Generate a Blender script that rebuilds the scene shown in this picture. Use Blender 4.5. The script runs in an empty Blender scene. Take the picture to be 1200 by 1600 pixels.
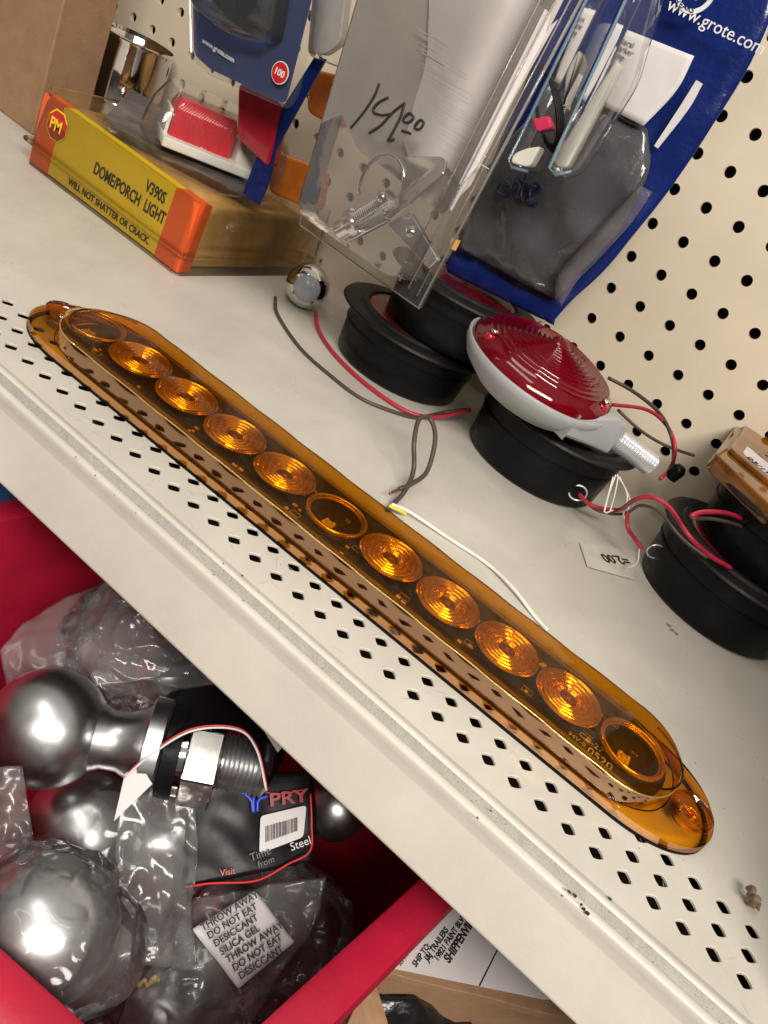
import bpy, bmesh, math, random
from mathutils import Vector as V, Matrix, noise
random.seed(7)
R = math.radians
CM = 0.01
sc = bpy.context.scene
COL = sc.collection

# ------------------------------------------------------------ camera, lamps, exposure
CAMR = ((0.754361, 0.487156, 0.440021), (0.602036, -0.246174, -0.759573), (-0.261709, 0.837901, -0.47899))
CAMC = V((-1.877, -26.593, 21.035))
FPX = 1271.2
cd = bpy.data.cameras.new('camera'); cam = bpy.data.objects.new('camera', cd); COL.objects.link(cam)
rx, dn, fw = (V(r) for r in CAMR)
M = Matrix((rx, -dn, -fw)).transposed().to_4x4(); M.translation = CAMC * CM
cam.matrix_world = M
cd.sensor_fit = 'VERTICAL'; cd.sensor_height = 36; cd.sensor_width = 27; cd.lens = 36 * FPX / 1600
cd.clip_start = 0.01; cd.clip_end = 50
sc.camera = cam
w = bpy.data.worlds.new('World'); sc.world = w; w.use_nodes = True
w.node_tree.nodes['Background'].inputs[0].default_value = (1.0, 0.9, 0.8, 1)
w.node_tree.nodes['Background'].inputs[1].default_value = 1.0
_nt = w.node_tree                               # dim store surroundings: paler ceiling, darker shelves and floor
_tc = _nt.nodes.new('ShaderNodeTexCoord'); _sp = _nt.nodes.new('ShaderNodeSeparateXYZ'); _rp = _nt.nodes.new('ShaderNodeValToRGB')
_nz = _nt.nodes.new('ShaderNodeTexNoise'); _nz.inputs['Scale'].default_value = 2.6; _nz.inputs['Detail'].default_value = 3
_ma = _nt.nodes.new('ShaderNodeMath'); _ma.operation = 'MULTIPLY_ADD'; _ma.inputs[1].default_value = 0.9; _mb = _nt.nodes.new('ShaderNodeMath'); _mb.operation = 'ADD'; _mb.inputs[1].default_value = -0.45
_nt.links.new(_tc.outputs['Generated'], _sp.inputs[0]); _nt.links.new(_tc.outputs['Generated'], _nz.inputs['Vector'])
_nt.links.new(_nz.outputs['Fac'], _ma.inputs[0]); _nt.links.new(_sp.outputs['Z'], _ma.inputs[2]); _nt.links.new(_ma.outputs[0], _mb.inputs[0]); _nt.links.new(_mb.outputs[0], _rp.inputs[0])
for _p, _c in ((0.0, (0.035, 0.03, 0.028)), (0.25, (0.11, 0.095, 0.085)), (0.55, (0.22, 0.20, 0.18)), (0.8, (0.40, 0.37, 0.33))):
    _e = _rp.color_ramp.elements.new(_p) if _p not in (0.0,) else _rp.color_ramp.elements[0]; _e.color = (*_c, 1)
_rp.color_ramp.elements[-1].color = (0.46, 0.43, 0.39, 1)
_nt.links.new(_rp.outputs[0], _nt.nodes['Background'].inputs[0])


def area(name, loc, target, sx, sy, power, color):
    l = bpy.data.lights.new(name, 'AREA'); l.shape = 'RECTANGLE'; l.size = sx; l.size_y = sy; l.energy = power; l.color = color
    o = bpy.data.objects.new(name, l); COL.objects.link(o); o.location = V(loc) * CM
    o.rotation_euler = (V(target) - V(loc)).to_track_quat('-Z', 'Y').to_euler()
    return o


area('ceiling_tube_lamp', (62, -98, 112), (-10, 10, 0), 1.1, 0.30, 37.0, (1.0, 0.93, 0.83))
area('ceiling_far_lamp', (-40, -60, 170), (-20, 15, 0), 1.2, 0.3, 7.0, (1.0, 0.95, 0.88))
sc.view_settings.view_transform = 'Standard'; sc.view_settings.look = 'None'
sc.view_settings.exposure = 0.0; sc.view_settings.gamma = 1.0; sc.view_settings.use_curve_mapping = False
sc.render.engine = 'CYCLES'
sc.cycles.transparent_max_bounces = 32
sc.cycles.max_bounces = 10
sc.cycles.caustics_reflective = False
sc.cycles.caustics_refractive = False

# ------------------------------------------------------------ calibration: a photo direction and a known plane or distance give a place (cm)


def ray(px, py):
    d = rx * ((px - 600) / FPX) + dn * ((py - 800) / FPX) + fw
    return d.normalized()


def pz(px, py, z=0.0):
    d = ray(px, py); return CAMC + d * ((z - CAMC.z) / d.z)


def py_(px, py, y):
    d = ray(px, py); return CAMC + d * ((y - CAMC.y) / d.y)


def pd(px, py, d):
    return CAMC + ray(px, py) * d


# ------------------------------------------------------------ materials
MC = {}


def nodes(name):
    m = bpy.data.materials.new(name); m.use_nodes = True
    nt = m.node_tree; nt.nodes.clear()
    return m, nt, nt.nodes.new('ShaderNodeOutputMaterial')


def N(nt, t, **kw):
    n = nt.nodes.new(t)
    for k, v in kw.items():
        if k in n.inputs: n.inputs[k].default_value = v
        else: setattr(n, k, v)
    return n


def c4(c): return (c[0], c[1], c[2], 1)


def noise_tex(nt, scale, detail=4, rough=0.5, coord='Object'):
    tc = nt.nodes.new('ShaderNodeTexCoord')
    n = N(nt, 'ShaderNodeTexNoise', Scale=scale, Detail=detail, Roughness=rough)
    nt.links.new(tc.outputs[coord], n.inputs['Vector'])
    return n


def pbr(name, col, rough=0.5, metal=0.0, var=0.12, vscale=40, bump=0.0, bscale=300, coat=0.0, sub=0.0, specks=0.0, speck_col=(0.03, 0.03, 0.03), spec=0.5, rvar=0.12):
    if name in MC: return MC[name]
    m, nt, out = nodes(name)
    b = N(nt, 'ShaderNodeBsdfPrincipled', Roughness=rough, Metallic=metal)
    b.inputs['Coat Weight'].default_value = coat
    b.inputs['Specular IOR Level'].default_value = spec
    n = noise_tex(nt, vscale, 5, 0.6)
    r = nt.nodes.new('ShaderNodeValToRGB')
    r.color_ramp.elements[0].position = 0.3; r.color_ramp.elements[1].position = 0.7
    r.color_ramp.elements[0].color = c4([x * (1 - var) for x in col]); r.color_ramp.elements[1].color = c4([min(1, x * (1 + var)) for x in col])
    nt.links.new(n.outputs['Fac'], r.inputs[0])
    last = r.outputs[0]
    if specks > 0:
        n2 = noise_tex(nt, 1500, 3, 0.7)
        r2 = nt.nodes.new('ShaderNodeValToRGB'); r2.color_ramp.elements[0].position = 0.70 - specks; r2.color_ramp.elements[1].position = 0.73 - specks
        nt.links.new(n2.outputs['Fac'], r2.inputs[0])
        mx = N(nt, 'ShaderNodeMix', data_type='RGBA'); nt.links.new(r2.outputs[0], mx.inputs[0]); nt.links.new(last, mx.inputs[6]); mx.inputs[7].default_value = c4(speck_col)
        last = mx.outputs[2]
    nt.links.new(last, b.inputs['Base Color'])
    mr = N(nt, 'ShaderNodeMapRange'); nr = noise_tex(nt, vscale * 2.3, 6, 0.7)
    nt.links.new(nr.outputs['Fac'], mr.inputs[0]); mr.inputs[1].default_value = 0.25; mr.inputs[2].default_value = 0.75
    mr.inputs[3].default_value = max(0.02, rough * (1 - rvar * 2)); mr.inputs[4].default_value = min(1, rough * (1 + rvar * 2))
    nt.links.new(mr.outputs[0], b.inputs['Roughness'])
    if bump > 0:
        nb = noise_tex(nt, bscale, 4, 0.6)
        bp = N(nt, 'ShaderNodeBump', Strength=bump, Distance=0.002); nt.links.new(nb.outputs['Fac'], bp.inputs['Height']); nt.links.new(bp.outputs[0], b.inputs['Normal'])
    if sub > 0:
        b.inputs['Subsurface Weight'].default_value = sub; b.inputs['Subsurface Radius'].default_value = (0.01, 0.004, 0.002); b.inputs['Subsurface Scale'].default_value = 0.3
    nt.links.new(b.outputs[0], out.inputs[0])
    MC[name] = m
    return m


def clear(name, tint=(0.97, 0.97, 0.97), rough=0.06, bump=0.0, bscale=60, ior=1.45, haze=0.0, hazecol=(0.8, 0.8, 0.8), gl=1.0, ridged=False):
    """thin clear plastic: lets light through tinted, mirrors by Fresnel, a little milky scatter"""
    if name in MC: return MC[name]
    m, nt, out = nodes(name)
    tr = N(nt, 'ShaderNodeBsdfTransparent', Color=c4(tint))
    gg = N(nt, 'ShaderNodeBsdfGlossy', Roughness=rough, Color=(gl, gl, gl, 1))
    fr = N(nt, 'ShaderNodeFresnel', IOR=ior)
    if bump > 0:
        nb = noise_tex(nt, bscale, 3, 0.55)
        if ridged: nb.noise_type = 'RIDGED_MULTIFRACTAL'
        nb.inputs['Distortion'].default_value = 0.6
        bp = N(nt, 'ShaderNodeBump', Strength=bump, Distance=0.004); nt.links.new(nb.outputs['Fac'], bp.inputs['Height'])
        nt.links.new(bp.outputs[0], gg.inputs['Normal']); nt.links.new(bp.outputs[0], fr.inputs['Normal'])
    base = tr.outputs[0]
    if haze > 0:
        df = N(nt, 'ShaderNodeBsdfDiffuse', Color=c4(hazecol)); mh = N(nt, 'ShaderNodeMixShader', Fac=haze)
        nt.links.new(tr.outputs[0], mh.inputs[1]); nt.links.new(df.outputs[0], mh.inputs[2]); base = mh.outputs[0]
    mx = nt.nodes.new('ShaderNodeMixShader'); nt.links.new(fr.outputs[0], mx.inputs[0]); nt.links.new(base, mx.inputs[1]); nt.links.new(gg.outputs[0], mx.inputs[2])
    nt.links.new(mx.outputs[0], out.inputs[0])
    MC[name] = m
    return m


m_shelf = pbr('painted_shelf', (0.59, 0.555, 0.49), 0.36, var=0.10, vscale=14, bump=0.05, bscale=500, rvar=0.25)
m_groove = pbr('gritty_groove', (0.37, 0.36, 0.32), 0.7, var=0.10, vscale=200, bump=0.5, bscale=900, specks=0.08, speck_col=(0.13, 0.12, 0.10))
m_chip = pbr('chipped_paint', (0.05, 0.04, 0.035), 0.6)
m_peg = pbr('painted_pegboard', (0.67, 0.58, 0.45), 0.45, var=0.06, vscale=12, bump=0.05, bscale=500)
m_hole = pbr('hole_shade', (0.03, 0.022, 0.018), 0.9)  # near-black colour that stands for the shade behind openings
m_black = pbr('black_rubber', (0.006, 0.006, 0.007), 0.36, var=0.3, vscale=60, bump=0.08, bscale=200, rvar=0.3, spec=0.14)
m_blackdull = pbr('dusty_black_flange', (0.016, 0.014, 0.014), 0.45, var=0.35, vscale=60, bump=0.1, bscale=300, spec=0.2)
m_white = pbr('white_plastic', (0.82, 0.79, 0.73), 0.35)
m_grey = pbr('grey_painted_metal', (0.36, 0.37, 0.38), 0.4, var=0.06)
m_zinc = pbr('zinc_thread', (0.78, 0.79, 0.82), 0.28, metal=0.6, bump=0.05)
m_chrome = pbr('chrome', (0.8, 0.78, 0.76), 0.07, metal=1.0, var=0.04)
m_steel = pbr('polished_steel', (0.60, 0.60, 0.61), 0.31, metal=1.0, var=0.04, vscale=40, rvar=0.08)
m_redwire = pbr('red_wire', (0.45, 0.02, 0.05), 0.4)
m_darkwire = pbr('dark_wire', (0.07, 0.05, 0.04), 0.45)
m_whitewire = pbr('white_wire', (0.75, 0.73, 0.66), 0.4)
m_yellowwire = pbr('yellow_stripe', (0.70, 0.62, 0.08), 0.4)
m_copper = pbr('bare_copper', (0.35, 0.12, 0.08), 0.35, metal=0.8)
m_bin = pbr('red_bin_plastic', (0.42, 0.009, 0.036), 0.42, var=0.16, vscale=22, specks=0.02, speck_col=(0.5, 0.06, 0.10), bump=0.06, bscale=400)
m_cardboard = pbr('brown_cardboard', (0.31, 0.18, 0.10), 0.8, var=0.12, vscale=60, bump=0.2, bscale=500)
m_yellow = pbr('yellow_card', (0.92, 0.64, 0.015), 0.35, var=0.04)
m_orange = pbr('orange_card', (0.90, 0.12, 0.02), 0.35, var=0.04)
m_ink = pbr('black_ink', (0.02, 0.018, 0.016), 0.6)
m_inkgrey = pbr('faded_ink', (0.16, 0.15, 0.15), 0.7)
m_paper = pbr('white_paper', (0.66, 0.63, 0.64), 0.7, var=0.04, bump=0.05)
m_blue = pbr('blue_printed_film', (0.006, 0.018, 0.13), 0.22, var=0.15, vscale=30, bump=0.5, bscale=60)
m_bluecard = pbr('blue_card', (0.045, 0.09, 0.36), 0.35, var=0.1)
m_blackcard = pbr('black_glossy_card', (0.006, 0.005, 0.007), 0.4, var=0.2, spec=0.25)
m_redink = pbr('red_ink', (0.55, 0.02, 0.02), 0.4)
m_blueink = pbr('blue_ink', (0.03, 0.06, 0.50), 0.4)
m_whiteink = pbr('white_ink', (0.78, 0.78, 0.80), 0.5)
m_gold = pbr('gold_contact', (0.95, 0.72, 0.30), 0.3, metal=0.25)
m_amberclear = clear('amber_lens_plastic', (1.0, 0.62, 0.10), 0.06, ior=1.36, gl=0.65, bump=0.02, bscale=60, haze=0.012, hazecol=(1.0, 0.42, 0.06))
m_amberin = clear('amber_optic_plastic', (0.93, 0.58, 0.12), 0.05, ior=1.6)
m_board = pbr('circuit_board', (0.028, 0.025, 0.018), 0.4, var=0.3, vscale=120, bump=0.2, bscale=250)
m_silk = pbr('board_print', (0.60, 0.55, 0.35), 0.6)
m_clear = clear('clear_blister', (0.97, 0.97, 0.96), 0.06, bump=0.06, bscale=30, haze=0.03, ior=1.38)
m_clear_old = clear('yellowed_clear_plastic', (0.99, 0.965, 0.88), 0.12, bump=0.1, bscale=30, haze=0.03, hazecol=(0.65, 0.45, 0.20), ior=1.3)
m_bag = clear('poly_bag_film', (0.98, 0.98, 0.98), 0.12, bump=0.45, bscale=19, ior=1.36, haze=0.06, ridged=True)
m_bagfog = clear('foggy_bag_film', (0.95, 0.94, 0.95), 0.16, bump=0.35, bscale=14, ior=1.36, haze=0.12, hazecol=(0.5, 0.47, 0.48), ridged=True)
m_smoke = clear('grey_bag_window', (0.85, 0.85, 0.86), 0.10, bump=0.7, bscale=22, ior=1.5, haze=0.22, hazecol=(0.25, 0.25, 0.27))
m_redlens = pbr('red_lens', (0.32, 0.004, 0.015), 0.10, var=0.25, vscale=50, coat=0.6)
m_redglow = pbr('red_lens_bright', (0.60, 0.008, 0.018), 0.15, coat=0.5)
m_amberlens = pbr('amber_lens_solid', (0.60, 0.15, 0.01), 0.15, var=0.3, vscale=30, coat=0.5)


def side_plastic():
    m, nt, out = nodes('amber_side_plastic')            # steep side wall: tinted, with the strong inner mirror of moulded lens plastic
    tr = N(nt, 'ShaderNodeBsdfTransparent', Color=(0.93, 0.57, 0.12, 1)); gg = N(nt, 'ShaderNodeBsdfGlossy', Roughness=0.05, Color=(0.98, 0.62, 0.40, 1))
    n = noise_tex(nt, 60, 3, .5); bp = N(nt, 'ShaderNodeBump', Strength=0.02, Distance=0.003); nt.links.new(n.outputs['Fac'], bp.inputs['Height']); nt.links.new(bp.outputs[0], gg.inputs['Normal'])
    mx = N(nt, 'ShaderNodeMixShader', Fac=0.38); nt.links.new(tr.outputs[0], mx.inputs[1]); nt.links.new(gg.outputs[0], mx.inputs[2]); nt.links.new(mx.outputs[0], out.inputs[0])
    return m


m_amberside = side_plastic()


def fresnel_amber():
    m, nt, out = nodes('amber_ring_lens')
    a = N(nt, 'ShaderNodeBsdfPrincipled', Metallic=1.0, Roughness=0.14); a.inputs['Base Color'].default_value = (1.0, 0.70, 0.25, 1)
    b = N(nt, 'ShaderNodeBsdfPrincipled', Roughness=0.2); b.inputs['Base Color'].default_value = (0.95, 0.62, 0.20, 1)
    n = noise_tex(nt, 150, 4, 0.6); n.inputs['Distortion'].default_value = 1.5
    bp = N(nt, 'ShaderNodeBump', Strength=0.10, Distance=0.002); nt.links.new(n.outputs['Fac'], bp.inputs['Height'])
    nt.links.new(bp.outputs[0], a.inputs['Normal'])
    mx = N(nt, 'ShaderNodeMixShader', Fac=0.22); nt.links.new(a.outputs[0], mx.inputs[1]); nt.links.new(b.outputs[0], mx.inputs[2])
    nt.links.new(mx.outputs[0], out.inputs[0])
    return m


m_ring = fresnel_amber()

for _m, _s in ((m_redglow, 260), (m_amberlens, 180)):       # moulded prism ribs
    _nt = _m.node_tree; _b = [n for n in _nt.nodes if n.type == 'BSDF_PRINCIPLED'][0]
    _t = _nt.nodes.new('ShaderNodeTexCoord'); _w = N(_nt, 'ShaderNodeTexWave', Scale=_s * 1.1, Distortion=0.3)
    _nt.links.new(_t.outputs['Object'], _w.inputs['Vector']); _p = N(_nt, 'ShaderNodeBump', Strength=0.35, Distance=0.001)
    _nt.links.new(_w.outputs['Fac'], _p.inputs['Height']); _nt.links.new(_p.outputs[0], _b.inputs['Normal'])

# ------------------------------------------------------------ object helpers (all builder numbers in cm)


def tag(o, label=None, cat=None, group=None, kind=None):
    if label: o['label'] = label
    if cat: o['category'] = cat
    if group: o['group'] = group
    if kind: o['kind'] = kind
    return o


def thing(name, label, cat, loc=(0, 0, 0), rot=None, group=None, kind=None):
    o = bpy.data.objects.new(name, None); COL.objects.link(o); o.empty_display_size = 0.01
    o.location = V(loc) * CM
    if rot is not None:
        o.rotation_mode = 'QUATERNION'; o.rotation_quaternion = rot if not isinstance(rot, tuple) else Matrix.Rotation(1, 3, 'X').to_quaternion()
    return tag(o, label, cat, group, kind)


def obj(name, bm, mat, parent=None, smooth=False, label=None, bevel=0, world=True, sub=0, angle=None):
    """links bm (cm, world coordinates if world) as ONE mesh; a child keeps its parent's frame"""
    if bevel > 0:
        bmesh.ops.remove_doubles(bm, verts=bm.verts, dist=1e-5)
        es = [e for e in bm.edges if len(e.link_faces) == 2 and e.calc_face_angle(0) > 0.5]
        bmesh.ops.bevel(bm, geom=es, offset=bevel, segments=3, profile=0.5, affect='EDGES')
    bmesh.ops.recalc_face_normals(bm, faces=bm.faces)
    base = V((0, 0, 0)); rotm = None
    if parent is not None and world:
        root = parent; off = V((0, 0, 0))
        Mw = Matrix.Identity(4)
        chain = []
        while root is not None: chain.append(root); root = root.parent
        for c in reversed(chain): Mw = Mw @ Matrix.LocRotScale(c.location, c.rotation_quaternion if c.rotation_mode == 'QUATERNION' else c.rotation_euler, (1, 1, 1))
        inv = Mw.inverted()
        for v in bm.verts: v.co = inv @ (v.co * CM)
    else:
        if parent is None:
            lo = V((min(v.co.x for v in bm.verts), min(v.co.y for v in bm.verts), min(v.co.z for v in bm.verts)))
            hi = V((max(v.co.x for v in bm.verts), max(v.co.y for v in bm.verts), max(v.co.z for v in bm.verts)))
            base = V(((lo.x + hi.x) / 2, (lo.y + hi.y) / 2, lo.z))
        for v in bm.verts: v.co = (v.co - base) * CM
    me = bpy.data.meshes.new(name); bm.to_mesh(me); bm.free()
    me.materials.append(mat)
    if smooth:
        for p in me.polygons: p.use_smooth = True
        if angle is not None: me.set_sharp_from_angle(angle=angle)
    o = bpy.data.objects.new(name, me); COL.objects.link(o); o.location = base * CM
    if parent: o.parent = parent
    if sub:
        s = o.modifiers.new('s', 'SUBSURF'); s.levels = sub; s.render_levels = sub
    if label: o['label'] = label
    return o


def box_bm(lo, hi, bm=None, M=None):
    bm = bm or bmesh.new()
    x0, y0, z0 = lo; x1, y1, z1 = hi
    vs = [V(p) for p in ((x0, y0, z0), (x1, y0, z0), (x1, y1, z0), (x0, y1, z0), (x0, y0, z1), (x1, y0, z1), (x1, y1, z1), (x0, y1, z1))]
    if M: vs = [M @ v for v in vs]
    vs = [bm.verts.new(v) for v in vs]
    for f in ((0, 3, 2, 1), (4, 5, 6, 7), (0, 1, 5, 4), (1, 2, 6, 5), (2, 3, 7, 6), (3, 0, 4, 7)): bm.faces.new([vs[i] for i in f])
    return bm


def frame(axis, hint=V((0.13, 0.29, 0.95))):
    a = V(axis).normalized()
    x = hint - a * hint.dot(a)
    if x.length < 1e-3: x = V((1, 0, 0)) - a * a.x
    x.normalize(); y = a.cross(x)
    return x, y, a


def lathe(profile, origin, axis, n=48, bm=None, cap=True, squash=None):
    """profile of (t along axis, r)"""
    bm = bm or bmesh.new(); x, y, a = frame(axis); o = V(origin)
    rows = []
    for t, r in profile:
        if r < 1e-4: rows.append([bm.verts.new(o + a * t)])
        else: rows.append([bm.verts.new(o + a * t + (x * math.cos(2 * math.pi * k / n) + y * math.sin(2 * math.pi * k / n)) * r) for k in range(n)])
    for p, q in zip(rows, rows[1:]):
        for k in range(n):
            k2 = (k + 1) % n
            if len(p) == 1 and len(q) == 1: continue
            if len(p) == 1: bm.faces.new((p[0], q[k], q[k2]))
            elif len(q) == 1: bm.faces.new((p[k], q[0], p[k2]))
            else: bm.faces.new((p[k], q[k], q[k2], p[k2]))
    if cap:
        for r in (rows[0], rows[-1]):
            if len(r) > 1: bm.faces.new(r)
    return bm


def spline(pts, sub=8):
    pts = [V(p) for p in pts]; P = [pts[0] * 2 - pts[1]] + pts + [pts[-1] * 2 - pts[-2]]; out = []
    for i in range(1, len(P) - 2):
        a, b, c, d = P[i - 1:i + 3]
        for k in range(sub):
            t = k / sub
            out.append(0.5 * ((2 * b) + (c - a) * t + (2 * a - 5 * b + 4 * c - d) * t * t + (3 * b - 3 * c + d - a) * t ** 3))
    out.append(pts[-1]); return out


def tube(pts, r, n=10, bm=None, smooth=True, sub=8, rf=None):
    bm = bm or bmesh.new()
    P = spline(pts, sub) if smooth else [V(p) for p in pts]
    prev = None; rows = []
    for i, p in enumerate(P):
        d = (P[min(i + 1, len(P) - 1)] - P[max(i - 1, 0)]).normalized()
        if prev is None: x = frame(d)[0]
        else:
            x = prev - d * prev.dot(d)
            x = x.normalized() if x.length > 1e-6 else frame(d)[0]
        prev = x; y = d.cross(x); rr = r * (rf(i / (len(P) - 1)) if rf else 1)
        rows.append([bm.verts.new(p + (x * math.cos(2 * math.pi * k / n) + y * math.sin(2 * math.pi * k / n)) * rr) for k in range(n)])
    for a, b in zip(rows, rows[1:]):
        for k in range(n): bm.faces.new((a[k], b[k], b[(k + 1) % n], a[(k + 1) % n]))
    bm.faces.new(rows[0]); bm.faces.new(rows[-1])
    return bm


def prism(pts, off, bm=None):
    """polygon of 3D points extruded by vector off"""
    bm = bm or bmesh.new(); off = V(off)
    a = [bm.verts.new(V(p)) for p in pts]; b = [bm.verts.new(V(p) + off) for p in pts]
    bm.faces.new(a); bm.faces.new(list(reversed(b)))
    n = len(pts)
    for i in range(n): bm.faces.new((a[i], b[i], b[(i + 1) % n], a[(i + 1) % n]))
    return bm


def rnd(pts, r, n=5):
    """round the corners of a closed 3D polygon"""
    out = []; L = len(pts); pts = [V(p) for p in pts]
    for i in range(L):
        a, b, c = pts[i - 1], pts[i], pts[(i + 1) % L]
        d1 = (a - b); d2 = (c - b); rr = min(r, d1.length * 0.45, d2.length * 0.45)
        p = b + d1.normalized() * rr; q = b + d2.normalized() * rr
        for k in range(n + 1):
            t = k / n; out.append(p * (1 - t) ** 2 + b * 2 * t * (1 - t) + q * t * t)
    return out


def patch(rowsL, rowsR, n=30, m=24, thick=0.05, pillow=0.0, crease=0.0, cs=0.35, seed=0, nrm=None, bow=0.0):
    """sheet between two polylines: rows x columns, closed with a back face, crumpled along its normal"""
    A = spline(rowsL, max(2, n // max(1, len(rowsL) - 1))); B = spline(rowsR, max(2, n // max(1, len(rowsR) - 1)))
    n = min(len(A), len(B)) - 1
    A = [A[round(i * (len(A) - 1) / n)] for i in range(n + 1)]; B = [B[round(i * (len(B) - 1) / n)] for i in range(n + 1)]
    if nrm is None:
        nrm = (B[0] - A[0]).cross(A[-1] - A[0])
        mid = (A[n // 2] + B[n // 2]) / 2
        if nrm.dot(CAMC - mid) < 0: nrm = -nrm
    nrm = V(nrm).normalized()
    bm = bmesh.new(); F = []; K = []
    for i in range(n + 1):
        f = []; k = []
        for j in range(m + 1):
            u = j / m; t = i / n
            p = A[i].lerp(B[i], u)
            e = math.sin(math.pi * u) ** 0.6 * math.sin(math.pi * min(max(t, 0), 1)) ** 0.6
            h = noise.noise(p * cs + V((seed, seed * 2, 0))) * crease + (0.5 - abs(noise.noise(p * cs * 2.3 + V((0, seed, 3))))) * crease * 0.7
            q = p + nrm * (pillow * e + h + bow * math.sin(math.pi * u))
            f.append(bm.verts.new(q)); k.append(bm.verts.new(p + nrm * (h - thick - pillow * 0.3 * e + bow * math.sin(math.pi * u))))
        F.append(f); K.append(k)
    for i in range(n):
        for j in range(m):
            bm.faces.new((F[i][j], F[i + 1][j], F[i + 1][j + 1], F[i][j + 1])); bm.faces.new((K[i][j], K[i][j + 1], K[i + 1][j + 1], K[i + 1][j]))
    for i in range(n):
        bm.faces.new((F[i][0], K[i][0], K[i + 1][0], F[i + 1][0])); bm.faces.new((F[i][m], F[i + 1][m], K[i + 1][m], K[i][m]))
    for j in range(m):
        bm.faces.new((F[0][j], F[0][j + 1], K[0][j + 1], K[0][j])); bm.faces.new((F[n][j], K[n][j], K[n][j + 1], F[n][j + 1]))
    return bm


def text(name, s, O, X, Y, size, mat, parent, depth=0.015, align='LEFT', sx=1.0, bold=0.0, spacing=1.0):
    """flat lettering: O lower-left of the baseline, X reading direction, Y the letters' up"""
    cu = bpy.data.curves.new('t', 'FONT'); cu.body = s; cu.size = size; cu.align_x = align; cu.extrude = depth; cu.offset = bold; cu.space_character = spacing; cu.resolution_u = 3
    o = bpy.data.objects.new('t', cu); COL.objects.link(o)
    dg = bpy.context.evaluated_depsgraph_get(); dg.update()
    me = bpy.data.meshes.new_from_object(o.evaluated_get(dg))
    bm = bmesh.new(); bm.from_mesh(me)
    bpy.data.objects.remove(o); bpy.data.meshes.remove(me)
    X = V(X).normalized(); Y = V(Y); Y = (Y - X * Y.dot(X)).normalized(); Z = X.cross(Y)
    for v in bm.verts: c = v.co.copy(); v.co = V(O) + X * c.x * sx + Y * c.y + Z * c.z
    return obj(name, bm, mat, parent)


def wire(name, pts, r, mat, label=None, cat='wire', group='loose wires of the lamps', parent=None, **kw):
    o = obj(name, tube(pts, r, **kw), mat, parent, smooth=True)
    if not parent: tag(o, label, cat, group)
    return o


# ================================================================= THE SETTING
U, W_ = 1.2947, 1.3139                       # spacing of the diamond perforations
YB = 35.463


def shelf_top():
    bm = bmesh.new()
    x0, x1, y0, y1 = -110.0, 60.0, -1.45, YB
    rows = 3; ys = -0.5 * W_
    a = 0.335                                  # half diagonal of a hole
    i0, i1 = -40, 20
    cache = {}

    def vt(x, y, z=0.0):
        k = (round(x, 4), round(y, 4), round(z, 3))
        if k not in cache: cache[k] = bm.verts.new((x, y, z))
        return cache[k]
    # square cells, each with a rounded diamond cut out and a short wall below
    for j in range(rows):
        for i in range(i0, i1):
            cx, cy = i * U, j * W_; hx, hy = U / 2, W_ / 2
            outer = []; inner = []
            for k in range(16):
                th = 2 * math.pi * k / 16 + math.pi / 4 * 0
                c, s = math.cos(th), math.sin(th)
                ex = 1.25; r = a * 1.12 / ((abs(c) ** ex + abs(s) ** ex) ** (1 / ex))
                inner.append((cx + c * r, cy + s * r))
                q = max(abs(c), abs(s)); outer.append((cx + c / q * hx, cy + s / q * hy))
            for k in range(16):
                k2 = (k + 1) % 16
                bm.faces.new((vt(*outer[k]), vt(*outer[k2]), vt(*inner[k2]), vt(*inner[k])))
                lip0 = (cx + (inner[k][0] - cx) * .90, cy + (inner[k][1] - cy) * .90); lip1 = (cx + (inner[k2][0] - cx) * .90, cy + (inner[k2][1] - cy) * .90)
                bm.faces.new((vt(*inner[k]), vt(*inner[k2]), vt(*lip1, -0.028), vt(*lip0, -0.028)))
                bm.faces.new((vt(*lip0, -0.028), vt(*lip1, -0.028), vt(*lip1, -0.12), vt(*lip0, -0.12)))
    ya, yb = -W_ / 2, (rows - .5) * W_
    xa, xb = (i0 - .5) * U, (i1 - .5) * U
    xs = [i0 * U + (k - 1) * U / 2 for k in range((i1 - i0) * 2 + 1)]
    # surrounding plates butted to the cells
    def quad(p): bm.faces.new([vt(*q) for q in p])
    xsf = sorted({round(xa + k * U / 2, 6) for k in range((i1 - i0) * 2 + 1)})
    quadpts_top = [(x, yb) for x in xsf]; quadpts_bot = [(x, ya) for x in xsf]
    bm.faces.new([vt(*q) for q in quadpts_top] + [vt(xb, YB), vt(xa, YB)])
    bm.faces.new([vt(*q) for q in reversed(quadpts_bot)] + [vt(xa, y0), vt(xb, y0)])
    quad(((x0, y0), (xa, y0), (xa, YB), (x0, YB))); quad(((xb, y0), (x1, y0), (x1, YB), (xb, YB)))
    return bm


def extrude_x(profile, x0, x1, bm=None, closed=False):
    bm = bm or bmesh.new()
    n = 12
    rows = [[bm.verts.new((x0 + (x1 - x0) * k / n, y, z)) for y, z in profile] for k in range(n + 1)]
    for a, b in zip(rows, rows[1:]):
        for i in range(len(profile) - (0 if closed else 1)):
            j = (i + 1) % len(profile); bm.faces.new((a[i], a[j], b[j], b[i]))
    return bm


shelf = thing('store_shelf', 'cream painted metal shelf with rows of diamond perforations and a ticket rail', 'shelf', (-20, 17, 0), kind='structure')
obj('shelf_top', shelf_top(), m_shelf, shelf)
XA, XB = -110, 60
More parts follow.
